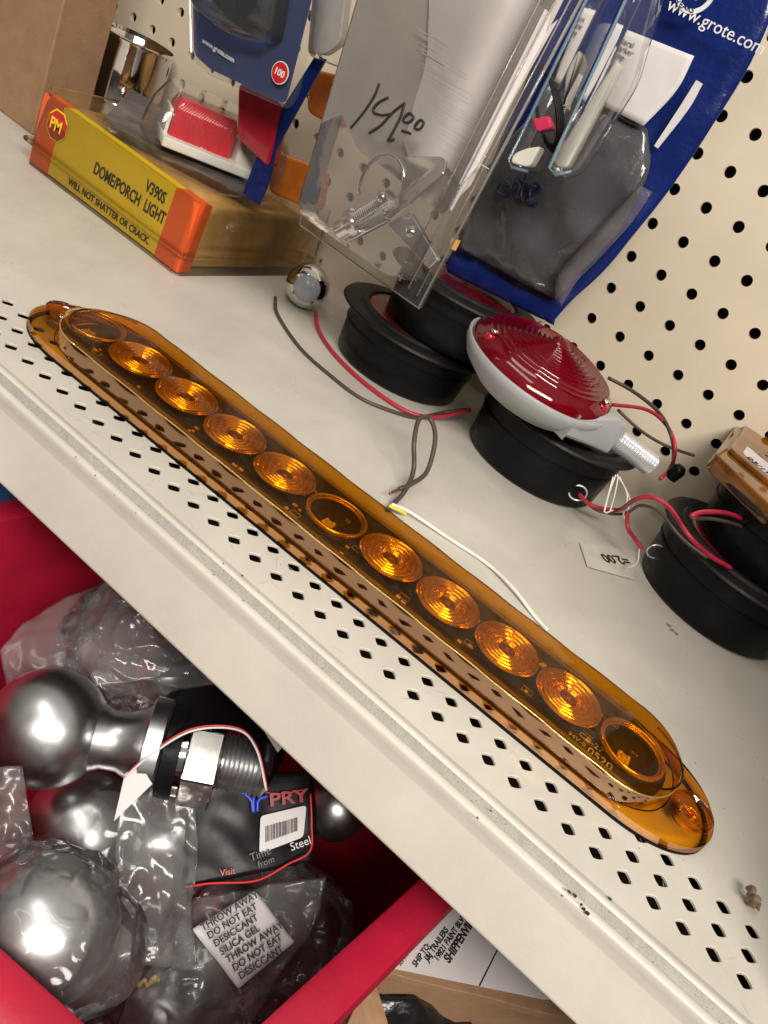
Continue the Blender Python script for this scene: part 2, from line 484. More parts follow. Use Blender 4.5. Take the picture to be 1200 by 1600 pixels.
# rear bead, gritty groove, front bead, sloped band and upright face
prof = [(-1.45, 0.0), (-1.60, 0.04), (-1.74, 0.10), (-1.86, 0.12), (-1.96, 0.08), (-2.0, 0.02)]
obj('rear_bead', extrude_x(prof, XA, XB), m_shelf, shelf, smooth=True)
obj('groove', extrude_x([(-2.0, 0.02), (-2.10, -0.10), (-2.26, -0.24), (-2.36, -0.28)], XA, XB), m_groove, shelf)
prof = [(-2.36, -0.28), (-2.38, -0.16), (-2.46, -0.08), (-2.60, -0.06), (-2.74, -0.10), (-2.80, -0.16), (-2.83, -0.24), (-2.85, -0.45), (-2.86, -0.84), (-2.88, -0.90), (-3.81, -3.18), (-3.83, -3.28), (-3.78, -3.36), (-3.6, -3.36), (-3.5, -3.2)]
obj('ticket_rail', extrude_x(prof, XA, XB), m_shelf, shelf, smooth=True)
obj('underside_shade_sheet', box_bm((XA, -2.2, -3.1), (XB, 33, -2.9)), m_hole, shelf)  # near-black sheet, shade below the shelf top put into its colour
# chips of missing paint
bm = bmesh.new()
for (x, y, s) in [(pz(*q, 0.06).x, pz(*q, 0.06).y, s) for q, s in (((211, 802), .05), ((333, 900), .05), ((380, 940), .045), ((888, 1395), .09), ((897, 1401), .12), ((876, 1401), .07), ((952, 1406), .10), ((348, 882), .05), ((378, 901), .07), ((403, 927), .04), ((166, 628 + 0), .03), ((118, 716), .05), ((148, 745), .05), ((148, 736), .03), ((178, 775), .03), ((765, 1268), .06), ((745, 1280), .08))]:
    n = 7; c = bm.verts.new((x, y, 0.13))
    ring = [bm.verts.new((x + math.cos(k * 6.283 / n) * s * random.uniform(.5, 1.3), y + math.sin(k * 6.283 / n) * s * random.uniform(.4, 1.0), 0.125)) for k in range(n)]
    for k in range(n): bm.faces.new((c, ring[k], ring[(k + 1) % n]))
obj('paint_chip_marks', bm, m_chip, shelf)
bm = bmesh.new()
for q, s in (((912, 1420), .12), ((918, 1427), .14), ((908, 1413), .10)):
    p = py_(*q, -2.87)
    n = 6; c = bm.verts.new(p); ring = [bm.verts.new(p + V((math.cos(k * 6.283 / n) * s * random.uniform(.4, 1), 0, math.sin(k * 6.283 / n) * s * .7))) for k in range(n)]
    for k in range(n): bm.faces.new((c, ring[k], ring[(k + 1) % n]))
obj('rail_chip_marks', bm, m_chip, shelf)
bm = bmesh.new()
for k in range(130):
    x = random.uniform(-38, 13); y = random.choice([random.uniform(-1.3, 3.5), random.uniform(-1.3, 30)]); L_ = random.uniform(.15, 1.3); a_ = random.gauss(0.3, .7); w_ = random.uniform(.006, .018)
    d = V((math.cos(a_), math.sin(a_), 0)); n_ = V((-d.y, d.x, 0)) * w_; z_ = .003 + .0001 * (k % 13)
    p = V((x, y, z_)); bm.faces.new([bm.verts.new(q) for q in (p, p + d * L_ * .5 - n_, p + d * L_, p + d * L_ * .5 + n_)])
obj('scratch_marks', bm, pbr('scratched_paint', (0.38, 0.34, 0.28), 0.5), shelf)
# scuffs and dirt specks on the open part of the shelf
bm = bmesh.new()
for k in range(90):
    x = random.uniform(-40, 14); y = random.uniform(-1, 30) ; s = random.choice([.02, .03, .03, .05])
    n = 5; ring = [bm.verts.new((x + math.cos(i * 6.283 / n) * s * random.uniform(.4, 1.3), y + math.sin(i * 6.283 / n) * s * random.uniform(.4, 1.3), 0.004)) for i in range(n)]
    bm.faces.new(ring)
for q in ((1050, 985), (1057, 990), (1046, 978)):
    p = pz(*q); n = 6; ring = [bm.verts.new((p.x + math.cos(i * 6.283 / n) * .3 * random.uniform(.4, 1.0), p.y + math.sin(i * 6.283 / n) * .2 * random.uniform(.4, 1.3), 0.005 + .001 * (q[0] % 5))) for i in range(n)]
    bm.faces.new(ring)
obj('dirt_marks', bm, pbr('dirt', (0.22, 0.17, 0.12), 0.8), shelf)


def pegboard():
    bm = bmesh.new(); cache = {}
    P0x, P0z, S = -14.824, 24.958, 2.54
    hx = S / 2

    def vt(x, y, z):
        k = (round(x, 4), round(y, 4), round(z, 4))
        if k not in cache: cache[k] = bm.verts.new((x, y, z))
        return cache[k]
    for j in range(-5, 9):
        for i in range(-27, 9):
            cx, cz = P0x + i * S, P0z - j * S
            o = []; n_ = []; g = []
            for k in range(16):
                th = 2 * math.pi * k / 16; c, s = math.cos(th), math.sin(th); q = max(abs(c), abs(s))
                o.append((cx + c / q * hx, cz + s / q * hx)); n_.append((cx + c * .40, cz + s * .40))
            for k in range(16):
                k2 = (k + 1) % 16
                bm.faces.new((vt(o[k][0], YB, o[k][1]), vt(o[k2][0], YB, o[k2][1]), vt(n_[k2][0], YB, n_[k2][1]), vt(n_[k][0], YB, n_[k][1])))
                bm.faces.new((vt(n_[k][0], YB, n_[k][1]), vt(n_[k2][0], YB, n_[k2][1]), vt(n_[k2][0], YB + .45, n_[k2][1]), vt(n_[k][0], YB + .45, n_[k][1])))
    zb = P0z - 8.5 * S
    xa, xb = P0x - 27.5 * S, P0x + 8.5 * S
    bm.faces.new([vt(xa, YB, zb), vt(xb, YB, zb), vt(xb, YB, -1), vt(xa, YB, -1)])
    return bm


peg = thing('pegboard_wall', 'cream painted pegboard panel with a square grid of round holes behind the stock', 'pegboard', (-30, YB, 0), kind='structure')
obj('panel', pegboard(), m_peg, peg)
obj('hole_shade_sheet', box_bm((-90, YB + 1.2, -1), (12, YB + 1.4, 40)), m_hole, peg)  # near-black sheet that makes the pegboard holes look shaded
# store floor and dark space below the shelf
fl = obj('floor', box_bm((-150, -150, -72), (120, 60, -70)), pbr('floor_tile', (0.10, 0.08, 0.07), 0.5)); tag(fl, kind='structure')
bk = obj('lower_back_panel', box_bm((-150, 34, -70), (120, 35.0, -4)), pbr('dark_panel', (0.10, 0.05, 0.045), 0.7)); tag(bk, kind='structure')

# ================================================================= AMBER LED BAR
bar = thing('marker_light_bar', 'long amber lens light bar with eleven round optics lying along the perforated shelf front', 'light bar', (-13.05, 4.90, 0.02), rot=Matrix.Rotation(0.030, 3, 'Z').to_quaternion())
NB = 320


def stad(L, Wd, a, z, scal=0.0, sq=2.2):
    """closed outline: straight sides, elliptical ends of semi-axis a"""
    pts = []
    ns = NB // 2 - 40
    xs = [-(L - a) + 2 * (L - a) * k / ns for k in range(ns)]
    def sw(x):
        if not scal: return 0
        ph = ((x + 17.0) / 3.4) % 1.0
        return scal * (1 / (1 + math.exp(-18 * (abs(ph - .5) - .22))) - 0.5) * (1 if abs(x) < 17.2 else 0.2)
    for x in xs: pts.append((x, -Wd - sw(x), z))
    for k in range(40):
        th = -math.pi / 2 + math.pi * k / 40; c, s = math.cos(th), math.sin(th)
        pts.append((L - a + a * abs(c) ** (2 / sq), Wd * (1 if s >= 0 else -1) * abs(s) ** (2 / sq), z))
    for x in reversed([x + 2 * (L - a) / ns for x in xs]): pts.append((x, Wd + sw(x), z))
    for k in range(40):
        th = math.pi / 2 + math.pi * k / 40; c, s = math.cos(th), math.sin(th)
        pts.append((-(L - a) - a * abs(c) ** (2 / sq), Wd * (1 if s >= 0 else -1) * abs(s) ** (2 / sq), z))
    return pts


def loft(levels, close_top=True, close_bot=False):
    bm = bmesh.new(); rows = [[bm.verts.new(p) for p in l] for l in levels]
    n = len(rows[0])
    for a, b in zip(rows, rows[1:]):
        for k in range(n): bm.faces.new((a[k], a[(k + 1) % n], b[(k + 1) % n], b[k]))
    if close_top: bm.faces.new(rows[-1])
    if close_bot: bm.faces.new(rows[0])
    return bm


def bobj(name, bm, mat, parent=bar, **kw): return obj(name, bm, mat, parent, world=False, **kw)


def iobj(name, bm, mat, parent=bar, **kw):
    for v in bm.verts: v.co.z += 0.63
    return obj(name, bm, mat, parent, world=False, **kw)


EH = 1.35                                      # height of the lens
levels = [stad(20.65, 3.06, 4.2, 0.08), stad(20.80, 3.14, 4.3, 0.14), stad(20.78, 3.14, 4.3, 0.50), stad(20.6, 3.11, 4.2, 0.64), stad(19.4, 3.10, 3.6, 0.66),
          stad(18.55, 3.10, 2.9, 0.70), stad(18.52, 3.09, 2.85, 1.02, .015), stad(18.49, 3.08, 2.8, 1.30, .03), stad(18.42, 3.05, 2.75, 1.50, .05), stad(18.25, 2.90, 2.6, 1.61, .07), stad(18.0, 2.70, 2.45, 1.67, .05), stad(17.75, 2.50, 2.3, 1.70)]
bobj('lens', loft(levels[8:]), m_amberclear, smooth=True, angle=0.7)
bobj('lens_side', loft(levels[5:9], close_top=False), m_amberside, smooth=True, angle=0.7)
bobj('mounting_flange', loft(levels[2:6], close_top=False), m_amberclear, smooth=True, angle=0.7)
bobj('edge_line', tube([tuple(p) for p in levels[8]] + [tuple(levels[8][0])], .035, 6, smooth=False), m_ring, smooth=True)  # bright highlight along the lens edge, built as a thin amber tube
bobj('edge_line', tube([(p[0], p[1], p[2] + .02) for p in levels[5]] + [(levels[5][0][0], levels[5][0][1], levels[5][0][2] + .02)], .03, 6, smooth=False), m_amberin, smooth=True)
bobj('flange_edge', loft(levels[0:3], close_top=False), m_amberside, smooth=True, angle=0.7)
bobj('gasket', loft([stad(20.6, 3.0, 4.2, -0.01), stad(20.8, 3.16, 4.3, -0.01), stad(20.8, 3.16, 4.3, 0.07), stad(20.6, 3.0, 4.2, 0.07)], close_top=False), m_black)
iobj('circuit_board', loft([stad(18.0, 2.45, 2.4, -0.55), stad(18.05, 2.5, 2.4, 0.20), stad(18.05, 2.5, 2.4, 0.30)], close_bot=True), m_board)
# clear inner ledge running along the near side of the board
iobj('inner_rail', box_bm((-17.0, -2.42, 0.31), (17.0, -2.22, 0.60)), pbr('dark_rail', (0.10, 0.085, 0.06), 0.25, var=0.4, vscale=80), bevel=0.06)
LED = [-17.2 + 3.335 * k for k in range(11)]
LY = -0.28
TOPZ = 0.92


def fres(cx, cy, r0=1.52, rin=0.44, n=4):
    """stepped circular optic: terraces that climb outwards round a dark well"""
    prof = []
    step = (r0 - rin) / n
    prof.append((0.34, rin * 0.92)); prof.append((0.78, rin))
    for k in range(n):
        ra = rin + step * k; zb = 0.72 + 0.025 * k
        for q in range(5): prof.append((zb + .21 * math.sin(math.pi * (q + .5) / 5), ra + step * (.06 + .88 * q / 4)))
    prof += [(.80, r0 + .0), (.90, r0 + .03), (.93, r0 + .08), (.86, r0 + .12), (.74, r0 + .02), (0.32, r0 * .68)]
    return lathe(prof, (cx, cy, 0), (0, 0, 1), 64, cap=False)


for k, cx in enumerate(LED):
    if k in (0, 5, 10):
        o = iobj('round_window', lathe([(0.66, 1.44), (TOPZ - .08, 1.42), (TOPZ, 1.49), (TOPZ - .03, 1.57), (0.72, 1.60), (.66, 1.54)], (cx, LY, 0), (0, 0, 1), 64, cap=False), m_ring, smooth=True)
        iobj('inner_ring', lathe([(TOPZ - .25, 1.36), (TOPZ - .18, 1.33), (TOPZ - .13, 1.37), (TOPZ - .17, 1.41)], (cx, LY, 0), (0, 0, 1), 64, cap=False), m_ring, parent=o, smooth=True)
        ch = iobj('led_chip', box_bm((cx - .38, LY - .62, .305), (cx + .22, LY - .02, .36), M=None), m_gold, label='gold pads of the light chip in the open round window')
        iobj('chip_dome', lathe([(0, .14), (.05, .13), (.10, .08), (.12, 0)], (cx - .08, LY - .30, .36), (0, 0, 1), 20), m_silk, parent=ch, smooth=True)
        bm = bmesh.new()
        for (dx, dy, r) in ((-.28, -.5, .09), (.12, -.1, .09), (-.26, -.12, .08), (.12, -.52, .08)): lathe([(0, r), (.07, r * .8), (.09, 0)], (cx + dx, LY + dy, .362), (0, 0, 1), 10, bm=bm)
        iobj('solder_pad', bm, m_gold, parent=ch, smooth=True)
    else:
        o = iobj('ring_optic', fres(cx, LY), m_ring, smooth=True, angle=0.9)
        iobj('led_chip', box_bm((cx - .16, LY - .20, .305), (cx + .08, LY + .06, .35)), m_gold)
        iobj('board_trace', box_bm((cx - .30, LY + .10, .305), (cx + .36, LY + .13, .318)), m_silk)
m_silk2 = pbr('faint_board_mark', (0.13, 0.12, 0.08), 0.5)
# small parts and print on the board between the optics
for k in range(10):
    cx = (LED[k] + LED[k + 1]) / 2
    for _ in range(4):
        dx, dy = random.uniform(-.45, .45), random.choice([-1, 1]) * random.uniform(.8, 1.8)
        s = random.uniform(.06, .14); iobj('resistor', box_bm((cx + dx - s, LY + dy - s * .6, .302), (cx + dx + s, LY + dy + s * .6, .36)), m_gold)
for k in range(10):
    cx = (LED[k] + LED[k + 1]) / 2
    for dy in (1.25, -1.25):
        if random.random() < .85: iobj('moulding_ring', lathe([(.303, .22), (.318, .22), (.318, .195), (.303, .195)], (cx + random.uniform(-.15, .15), LY + dy, 0), (0, 0, 1), 20, cap=False), m_silk2)
    x0 = cx + random.uniform(-.4, .1); y0 = LY + random.uniform(-1.6, 1.0)
    iobj('printed_outline', tube([(x0, y0, .306), (x0 + .5, y0, .306), (x0 + .5, y0 + .35, .306), (x0, y0 + .35, .306), (x0, y0, .306)], .012, 4, smooth=False), m_silk)
bq = Matrix.LocRotScale(V((-13.05, 4.90, 0.02)), Matrix.Rotation(0.030, 3, 'Z').to_quaternion(), (1, 1, 1))


def bl(x, y, z): return bq @ V((x, y, z))


bX = (bq.to_3x3() @ V((1, 0, 0))); bY = (bq.to_3x3() @ V((0, 1, 0)))
for s, x, y, sz in (('CB-27', 14.0, -1.35, .48), ('94V-0', 13.6, -1.8, .36), ('0520', 14.6, -1.95, .62), ('MEXICO', 14.2, 0.95, .32), ('S', 2.6, 1.3, .5), ('G', -.35, .55, .4), ('D10', 3.45, 0.15, .16), ('D11', 6.85, .15, .16), ('D12', 10.2, .15, .16), ('1-0001', -5.6, 1.0, .4), ('D15', 16.3, .15, .18)):
    ang = -0.0
    text('board_print', s, bl(x, y, .97), bX, bY, sz, m_silk, bar, depth=.008)
# screw eyelets in the end tabs
for sx in (-1, 1):
    e = bobj('screw_eyelet', lathe([(0.62, 1.05), (.80, 1.0), (.88, .95), (.82, .88), (.55, .76), (.30, .58), (.18, .46), (.12, .36), (.36, .36), (.36, .46)], (19.6 * sx, -.1, 0), (0, 0, 1), 48, cap=False), m_amberin, smooth=True, angle=.8)
    bobj('eyelet_sleeve', lathe([(0.08, .50), (.54, .52), (.58, .46), (.54, .40), (.08, .38)], (19.6 * sx, -.1, 0), (0, 0, 1), 32, cap=False), m_ring, parent=e, smooth=True)
# raised curved ridges of the lens ends
for sx in (-1, 1):
    for L_, a_, z_, r_ in ((18.45, 2.6, 1.60, .05),):
        pts = []
        for k in range(25):
            th = -1.25 + 2.5 * k / 24; pts.append((sx * (L_ - a_ + a_ * math.cos(th) ** .9), 2.3 * math.sin(th), z_))
        bobj('end_ridge', tube(pts, r_, 8, sub=2), m_amberin, smooth=True)
# tail wires of the bar
wire('tail_wire', [pz(612, 788, 0.5), pz(640, 800, .3), pz(700, 840, .15), pz(760, 880, .15), pz(800, 917, .3), pz(835, 962, .15), pz(856, 985, .2)], .10, m_whitewire, 'white wire with yellow marks lying on the shelf behind the amber light bar')
y_ = wire('tail_wire', [pz(608, 790, .6), pz(625, 798, .5), pz(634, 803, .4)], .105, m_yellowwire, 'short bright yellow wire end poking out behind the middle of the amber bar')

# ================================================================= ROUND LAMPS ON THE SHELF
m_cupred = clear('deep_red_lens', (0.5, 0.02, 0.03), 0.1, haze=0.5, hazecol=(0.20, 0.004, 0.008))


m_dimred = pbr('dark_red_lens', (0.10, 0.004, 0.008), 0.25, var=0.4, vscale=60, coat=.3)  # much darker and blotchier than the other red lens colours


def cup(label, c, tilt=(0, 0, 1), r=5.0, h=3.9, fr=6.0, lens=True, group='black grommet mounted round lamps', band=False):
    t = thing('grommet_lamp', label, 'lamp', c, group=group)
    ax = V(tilt).normalized()
    o = obj('housing', lathe([(0, 0), (0, r * .90), (.08, r * .97), (.25, r), (h * .5, r * 1.03), (h - .6, r * 1.06), (h - .35, r * 1.08), (h - .25, r * 1.10)], c, ax, 72, cap=False), m_black, t, smooth=True, angle=0.8)
    obj('moulded_seam', lathe([(h * .60, r * 1.03), (h * .61, r * 1.055), (h * .64, r * 1.055), (h * .65, r * 1.03)], c, ax, 72, cap=False), m_black, t, smooth=True, angle=.5)
    obj('flange', lathe([(h - .30, r * .98), (h - .28, fr * .97), (h - .15, fr), (h, fr * .985), (h + .10, fr * .93), (h + .08, r * .97), (h + .24, r * .94), (h + .25, r * .86), (h - .1, r * .84)], c, ax, 72, cap=False), m_blackdull, t, smooth=True, angle=0.7)
    if lens:
        rl = r * .85
        L_ = obj('lens', lathe([(h - .05, rl), (h + .18, rl * .98), (h + .22, rl * .90), (h + .26, rl * .6), (h + .28, rl * .58), (h + .27, rl * .3), (h + .3, 0)], c, ax, 64, cap=False), m_dimred, t, smooth=True)
    else:
        obj('inner_floor', lathe([(h - .6, r * .85), (h - .7, r * .5), (h - .7, 0)], c, ax, 64, cap=False), m_black, t, smooth=True)
    return t


c1 = V((-23.9, 28.4, 0.02)); c2 = V((-11.4, 29.0, 0.02)); c3 = V((3.85, 27.7, 0.02))
cup('black round lamp at the bottom of the stack below the large clear package', c1, r=4.95, fr=6.1, h=3.9)
cup('upper black round lamp of the stack below the large clear package', V((-22.2, 28.9, 4.0)), tilt=(-.02, .03, 1), r=4.6, fr=5.9, h=4.0)
cup('black round lamp lying under the grey stud mounted lamp', c2, r=5.1, fr=6.1, h=4.4)
cup('lower black round lamp of the right hand stack with the price tag beside it', c3, r=5.15, fr=6.1, h=4.2)
cup('upper black round lamp resting on another one under the amber plastic case', V((4.8, 28.0, 4.3)), tilt=(-.06, -.03, 1), r=4.8, fr=6.1, h=4.4)
# brass eyelets where the wires leave
for px, py, h in ((903, 768, .9),):
    p = V((-7.9, 25.3, 1.7))
e = thing('wire_grommet', 'small chrome ring round the wire hole of the black lamp under the grey one', 'ring', pz(903, 770, 1.3), group='rings round the wire holes')
p = pz(903, 770, 1.6)
obj('ring', tube([p + V((.55 * math.cos(a), .25 * math.cos(a) , .55 * math.sin(a))) for a in [k * math.pi / 8 for k in range(17)]], .07, 8, sub=2), m_zinc, e, smooth=True)
e = thing('wire_grommet', 'small ring round the wire hole of the black lamp by the price tag', 'ring', pz(1025, 860, 1.6), group='rings round the wire holes')
p = pz(1025, 862, 1.8)
obj('ring', tube([p + V((.5 * math.cos(a), .35 * math.cos(a), .5 * math.sin(a))) for a in [k * math.pi / 8 for k in range(17)]], .06, 8, sub=2), m_zinc, e, smooth=True)

# ---- grey stud-mounted lamp with red lens
LC = V((-13.5, 24.6, 6.7)); LN = V((.08, -.05, 1)).normalized()
lamp = thing('stud_mount_lamp', 'grey lamp with domed red lens and threaded stud resting on a black lamp', 'lamp', LC)
obj('housing', lathe([(-.9, 0), (-1.6, 2.6), (-1.4, 3.7), (-.5, 4.95), (.25, 5.42), (.75, 5.5), (.80, 5.4), (.6, 5.2), (.4, 3.5)], LC, LN, 72, cap=False), m_grey, lamp, smooth=True)


def ribbed():
    prof = [(.6, 5.25), (1.05, 5.15), (1.45, 4.75)]
    for k in range(12):
        r = 4.5 - k * .33; z = 1.55 + 1.15 * (1 - (r / 4.7) ** 2) ** 1.0
        prof += [(z, r), (z + .13, r - .06), (z + .10, r - .22)]
    prof += [(2.95, .5), (3.1, .3), (3.12, 0)]
    return lathe(prof, LC, LN, 72, cap=False)


m_rl = clear('red_lens_clear', (0.65, 0.008, 0.02), 0.07, ior=1.5, haze=0.45, hazecol=(0.24, 0.002, 0.012))
obj('red_lens', ribbed(), m_rl, lamp, smooth=True, angle=.9)
obj('reflector', lathe([(.5, 4.6), (.9, 2.5), (1.0, .9), (1.8, .5), (1.8, 0)], LC, LN, 40, cap=False), pbr('reflector_red', (0.6, 0.05, 0.04), 0.2, metal=.6), lamp, smooth=True)
fx, fy, fa = frame(LN)
for ang, q in ((-2.3, None), (-.1, None), (2.2, None)):
    d = V((math.cos(ang), math.sin(ang), 0)); d = (d - LN * d.dot(LN)).normalized()
    s = obj('screw', lathe([(1.15, .10), (1.75, .10), (1.75, .26), (1.9, .24), (1.96, .12), (1.96, 0)], LC + d * 4.6, LN, 16, cap=False), m_chrome, lamp, smooth=True)
    obj('screw_boss', lathe([(.7, .42), (1.6, .36), (1.62, 0)], LC + d * 4.6, LN, 20, cap=False), m_redlens, lamp, smooth=True)
# neck block and stud
sd = (pz(1035, 742, 5.0) - pz(955, 682, 6.2)).normalized()
s0 = pz(940, 668, 6.2)
nx, ny_, na = frame(sd)
q0 = LC + V((3.0, -2.2, -.5))
obj('neck_block', loft([[q0 + nx * a * 1.2 + ny_ * b * 1.7 for a, b in ((-.6, -1), (.6, -1), (.6, 1), (-.6, 1))], [s0 - sd * .4 + nx * a * 1.2 + ny_ * b * 1.35 for a, b in ((-1, -1), (1, -1), (1, 1), (-1, 1))], [s0 + sd * .9 + nx * a * 1.05 + ny_ * b * 1.15 for a, b in ((-1, -1), (1, -1), (1, 1), (-1, 1))]], close_bot=True), m_grey, lamp, bevel=.18, smooth=True, angle=.6)
prof = [(0, 0), (0, .62)]
for k in range(16): prof += [(.05 + k * .27, .60), (.05 + k * .27 + .135, .78)]
prof += [(4.4, .64), (4.45, .3), (4.2, .28), (4.2, 0)]
obj('threaded_stud', lathe(prof, s0 + sd * .85, sd, 40, cap=False), m_zinc, lamp)

# ---- wires between the lamps
wire('lamp_wire', [pz(430, 465, .3), pz(434, 492, .15), pz(470, 545, .12), pz(520, 590, .12), pz(560, 620, .12), pz(600, 638, .15), pz(650, 652, .2), pz(690, 645, .4), pz(730, 640, 1.5)], .13, m_darkwire, 'dark wire curving on the shelf in front of the black lamp stack')
wire('lamp_wire', [pz(493, 488, .6), pz(498, 515, .25), pz(520, 550, .2), pz(560, 590, .2), pz(610, 628, .2), pz(650, 648, .3), pz(690, 651, .6), pz(735, 640, 1.6)], .14, m_redwire, 'red wire curving on the shelf round the foot of the black lamp stack')
wire('lamp_wire', [pz(605, 797, .15), pz(632, 768, .6), pz(646, 735, 1.3), pz(647, 690, 2.6), pz(655, 655, 3.4), pz(672, 655, 3.4), pz(680, 685, 2.8), pz(668, 735, 1.4), pz(645, 755, .9), pz(624, 764, .7)], .14, m_darkwire, 'dark wire standing up in a loop from the shelf behind the amber bar')
wire('copper_strand', [pz(626, 763, .7), pz(618, 767, .65), pz(609, 771, .6)], .08, m_copper, 'frayed bare copper end at the tip of the looped dark wire', 'wire end')
wire('lamp_wire', [py_(950, 590, 32), py_(990, 612, 32), py_(1030, 645, 31), py_(1050, 685, 29), pz(1052, 722, 5.6), pz(1046, 740, 5.2)], .13, m_darkwire, 'dark wire looping from behind the grey lamp towards its threaded stud')
wire('lamp_wire', [py_(955, 632, 31), py_(1010, 640, 31), py_(1042, 665, 30), py_(1055, 700, 28.5), pz(1048, 730, 5.4), pz(1032, 748, 5.0)], .13, m_redwire, 'red wire looping from behind the grey lamp into its threaded stud')
wire('lamp_wire', [py_(965, 640, 32), py_(1000, 672, 32), py_(1040, 696, 32), py_(1085, 712, 31.5)], .11, m_darkwire, 'thin dark wire running across behind the stud to the right hand lamps')
obj_ = obj('wire_tape', lathe([(0, .2), (.1, .45), (.9, .5), (1.2, .3), (1.25, 0)], pz(1045, 748, 4.9), V((.2, .1, 1)), 16, cap=False), m_black, smooth=True); tag(obj_, 'lump of black tape binding the wires at the end of the threaded stud', 'tape')
wire('lamp_wire', [pz(905, 772, 1.6), pz(925, 790, 1.6), pz(965, 797, 2.2), pz(990, 782, 4.6), pz(1015, 776, 5.6), pz(1045, 792, 5.8), pz(1075, 835, 5.4), pz(1105, 865, 4.9), pz(1142, 888, 4.6)], .14, m_redwire, 'red wire arching over the rim of the lower right black lamp')
wire('lamp_wire', [pz(905, 775, 1.4), pz(935, 798, 1.5), pz(975, 803, 2.2), pz(1000, 790, 4.6), pz(1030, 800, 5.4), pz(1065, 840, 5.0), pz(1105, 872, 4.8)], .10, m_darkwire, 'thin dark wire beside the red one over the rim of the lower right lamp')
wire('lamp_wire', [pz(980, 800, 3.4), pz(981, 825, 2.8), pz(992, 842, 2.2), pz(1003, 857, 1.9)], .13, m_redwire, 'short red wire hanging down to the ring of the lower right lamp')
wire('lamp_wire', [pz(1080, 806, 7.2), pz(1100, 800, 7.4), pz(1140, 803, 7.2), pz(1175, 820, 6.8), pz(1215, 848, 6.4)], .14, m_redwire, 'red wire coming out of the upper right black lamp')
wire('lamp_wire', [pz(1082, 810, 7.0), pz(1120, 812, 7.0), pz(1165, 826, 6.6), pz(1215, 858, 6.2)], .11, m_darkwire, 'dark wire coming out of the upper right black lamp')
# string and price tag
st = thing('tag_string', 'white cotton string tied round the wires under the threaded stud', 'string', pz(960, 780, 4))
for pts in (((962, 742), (952, 770), (944, 800)), ((966, 745), (960, 775), (953, 800)), ((958, 745), (950, 775), (945, 800), (958, 797)), ((964, 742), (978, 765), (984, 785), (975, 810)), ((968, 745), (980, 775), (973, 808))):
    obj('strand', tube([pz(a, b, 4.6 - (b - 742) * .03) for a, b in pts], .05, 6), m_whitewire, st, smooth=True)
tg = thing('price_tag', 'small translucent price tag marked 2.00 lying on the shelf against the lower right lamp', 'tag', pz(945, 880, 0))
q = [pz(906, 848, .12), pz(918, 885, .12), pz(990, 905, .12), pz(994, 860, .12)]
obj('card', prism([q[0], q[1], q[2], q[3]], V((0, 0, -.03))), pbr('tag_card', (0.66, 0.62, 0.54), 0.5), tg)
tx = (q[0] - q[3]).normalized(); ty = (q[1] - q[0]).normalized()
text('writing', '=2.00', q[3].lerp(q[2], .30) + V((0, 0, .02)) + tx * 1.0, tx, ty, 1.15, m_ink, tg, bold=.02)
wire('tag_thread', [pz(978, 888, .5), pz(995, 880, 1.2), pz(999, 858, 2.0)], .04, m_whitewire, 'thin loop of thread holding the price tag to the lamp wires', 'thread')
# chrome bulb
bc = pz(482, 470, 0); bc = V((bc.x, bc.y, 0)) + V((0, 0, 0))
bc = pz(481, 447, 1.72)
bl_ = thing('chrome_ball', 'small chrome ball with a pale grey face sitting left of the black lamp stack', 'ball', V((bc.x, bc.y, 0)))
bm = bmesh.new(); bmesh.ops.create_uvsphere(bm, u_segments=48, v_segments=32, radius=1.70, matrix=Matrix.Translation(bc)); obj('ball', bm, m_chrome, bl_, smooth=True)
n_ = (CAMC - bc).normalized(); n_ = (n_ + V((.1, -.15, -.12))).normalized()
obj('grey_face', lathe([(1.36, 1.02), (1.48, .96), (1.66, .64), (1.75, .3), (1.77, 0)], bc, n_, 40, cap=False), pbr('grey_enamel', (0.36, 0.38, 0.42), 0.25), bl_, smooth=True)

# ---- amber plastic case with paper label at the right edge
ac = thing('amber_case', 'dark amber plastic case with a dated white label lying on the right hand lamps', 'case', pz(1190, 740, 8.3))
A_ = [pz(1118, 708, 9.0), pz(1212, 585, 9.2), pz(1300, 690, 9.2), pz(1215, 800, 9.0)]
m_case = pbr('dark_amber_case', (0.20, 0.075, 0.010), 0.10, var=0.5, vscale=30, coat=.5)
obj('body', prism(rnd(A_, .6), V((0, 0, -1.1))), m_case, ac, bevel=.12, smooth=True, angle=.6)
up = V((0, 0, 1.3))
top_ = [p.lerp(A_[(i + 2) % 4], .07) + V((0, 0, .0)) for i, p in enumerate(A_)]
obj('lid', prism(rnd(top_, .5), V((0, 0, .35))), m_case, ac, bevel=.1, smooth=True, angle=.6)
lb = [pz(1160, 708, 9.36), pz(1205, 648, 9.36), pz(1290, 700, 9.36), pz(1225, 765, 9.36)]
obj('paper_label', prism(rnd(lb, .4), V((0, 0, .02))), m_paper, ac)
ux = (pz(1200, 737, 9.4) - pz(1166, 709, 9.4)).normalized(); uy = V((0, 0, 1)).cross(ux)
text('label_print', '03/19/04', pz(1166, 713, 9.40), ux, uy, .8, m_ink, ac)
text('label_print', 'TRI', pz(1188, 705, 9.40), ux, uy, 1.5, m_ink, ac)
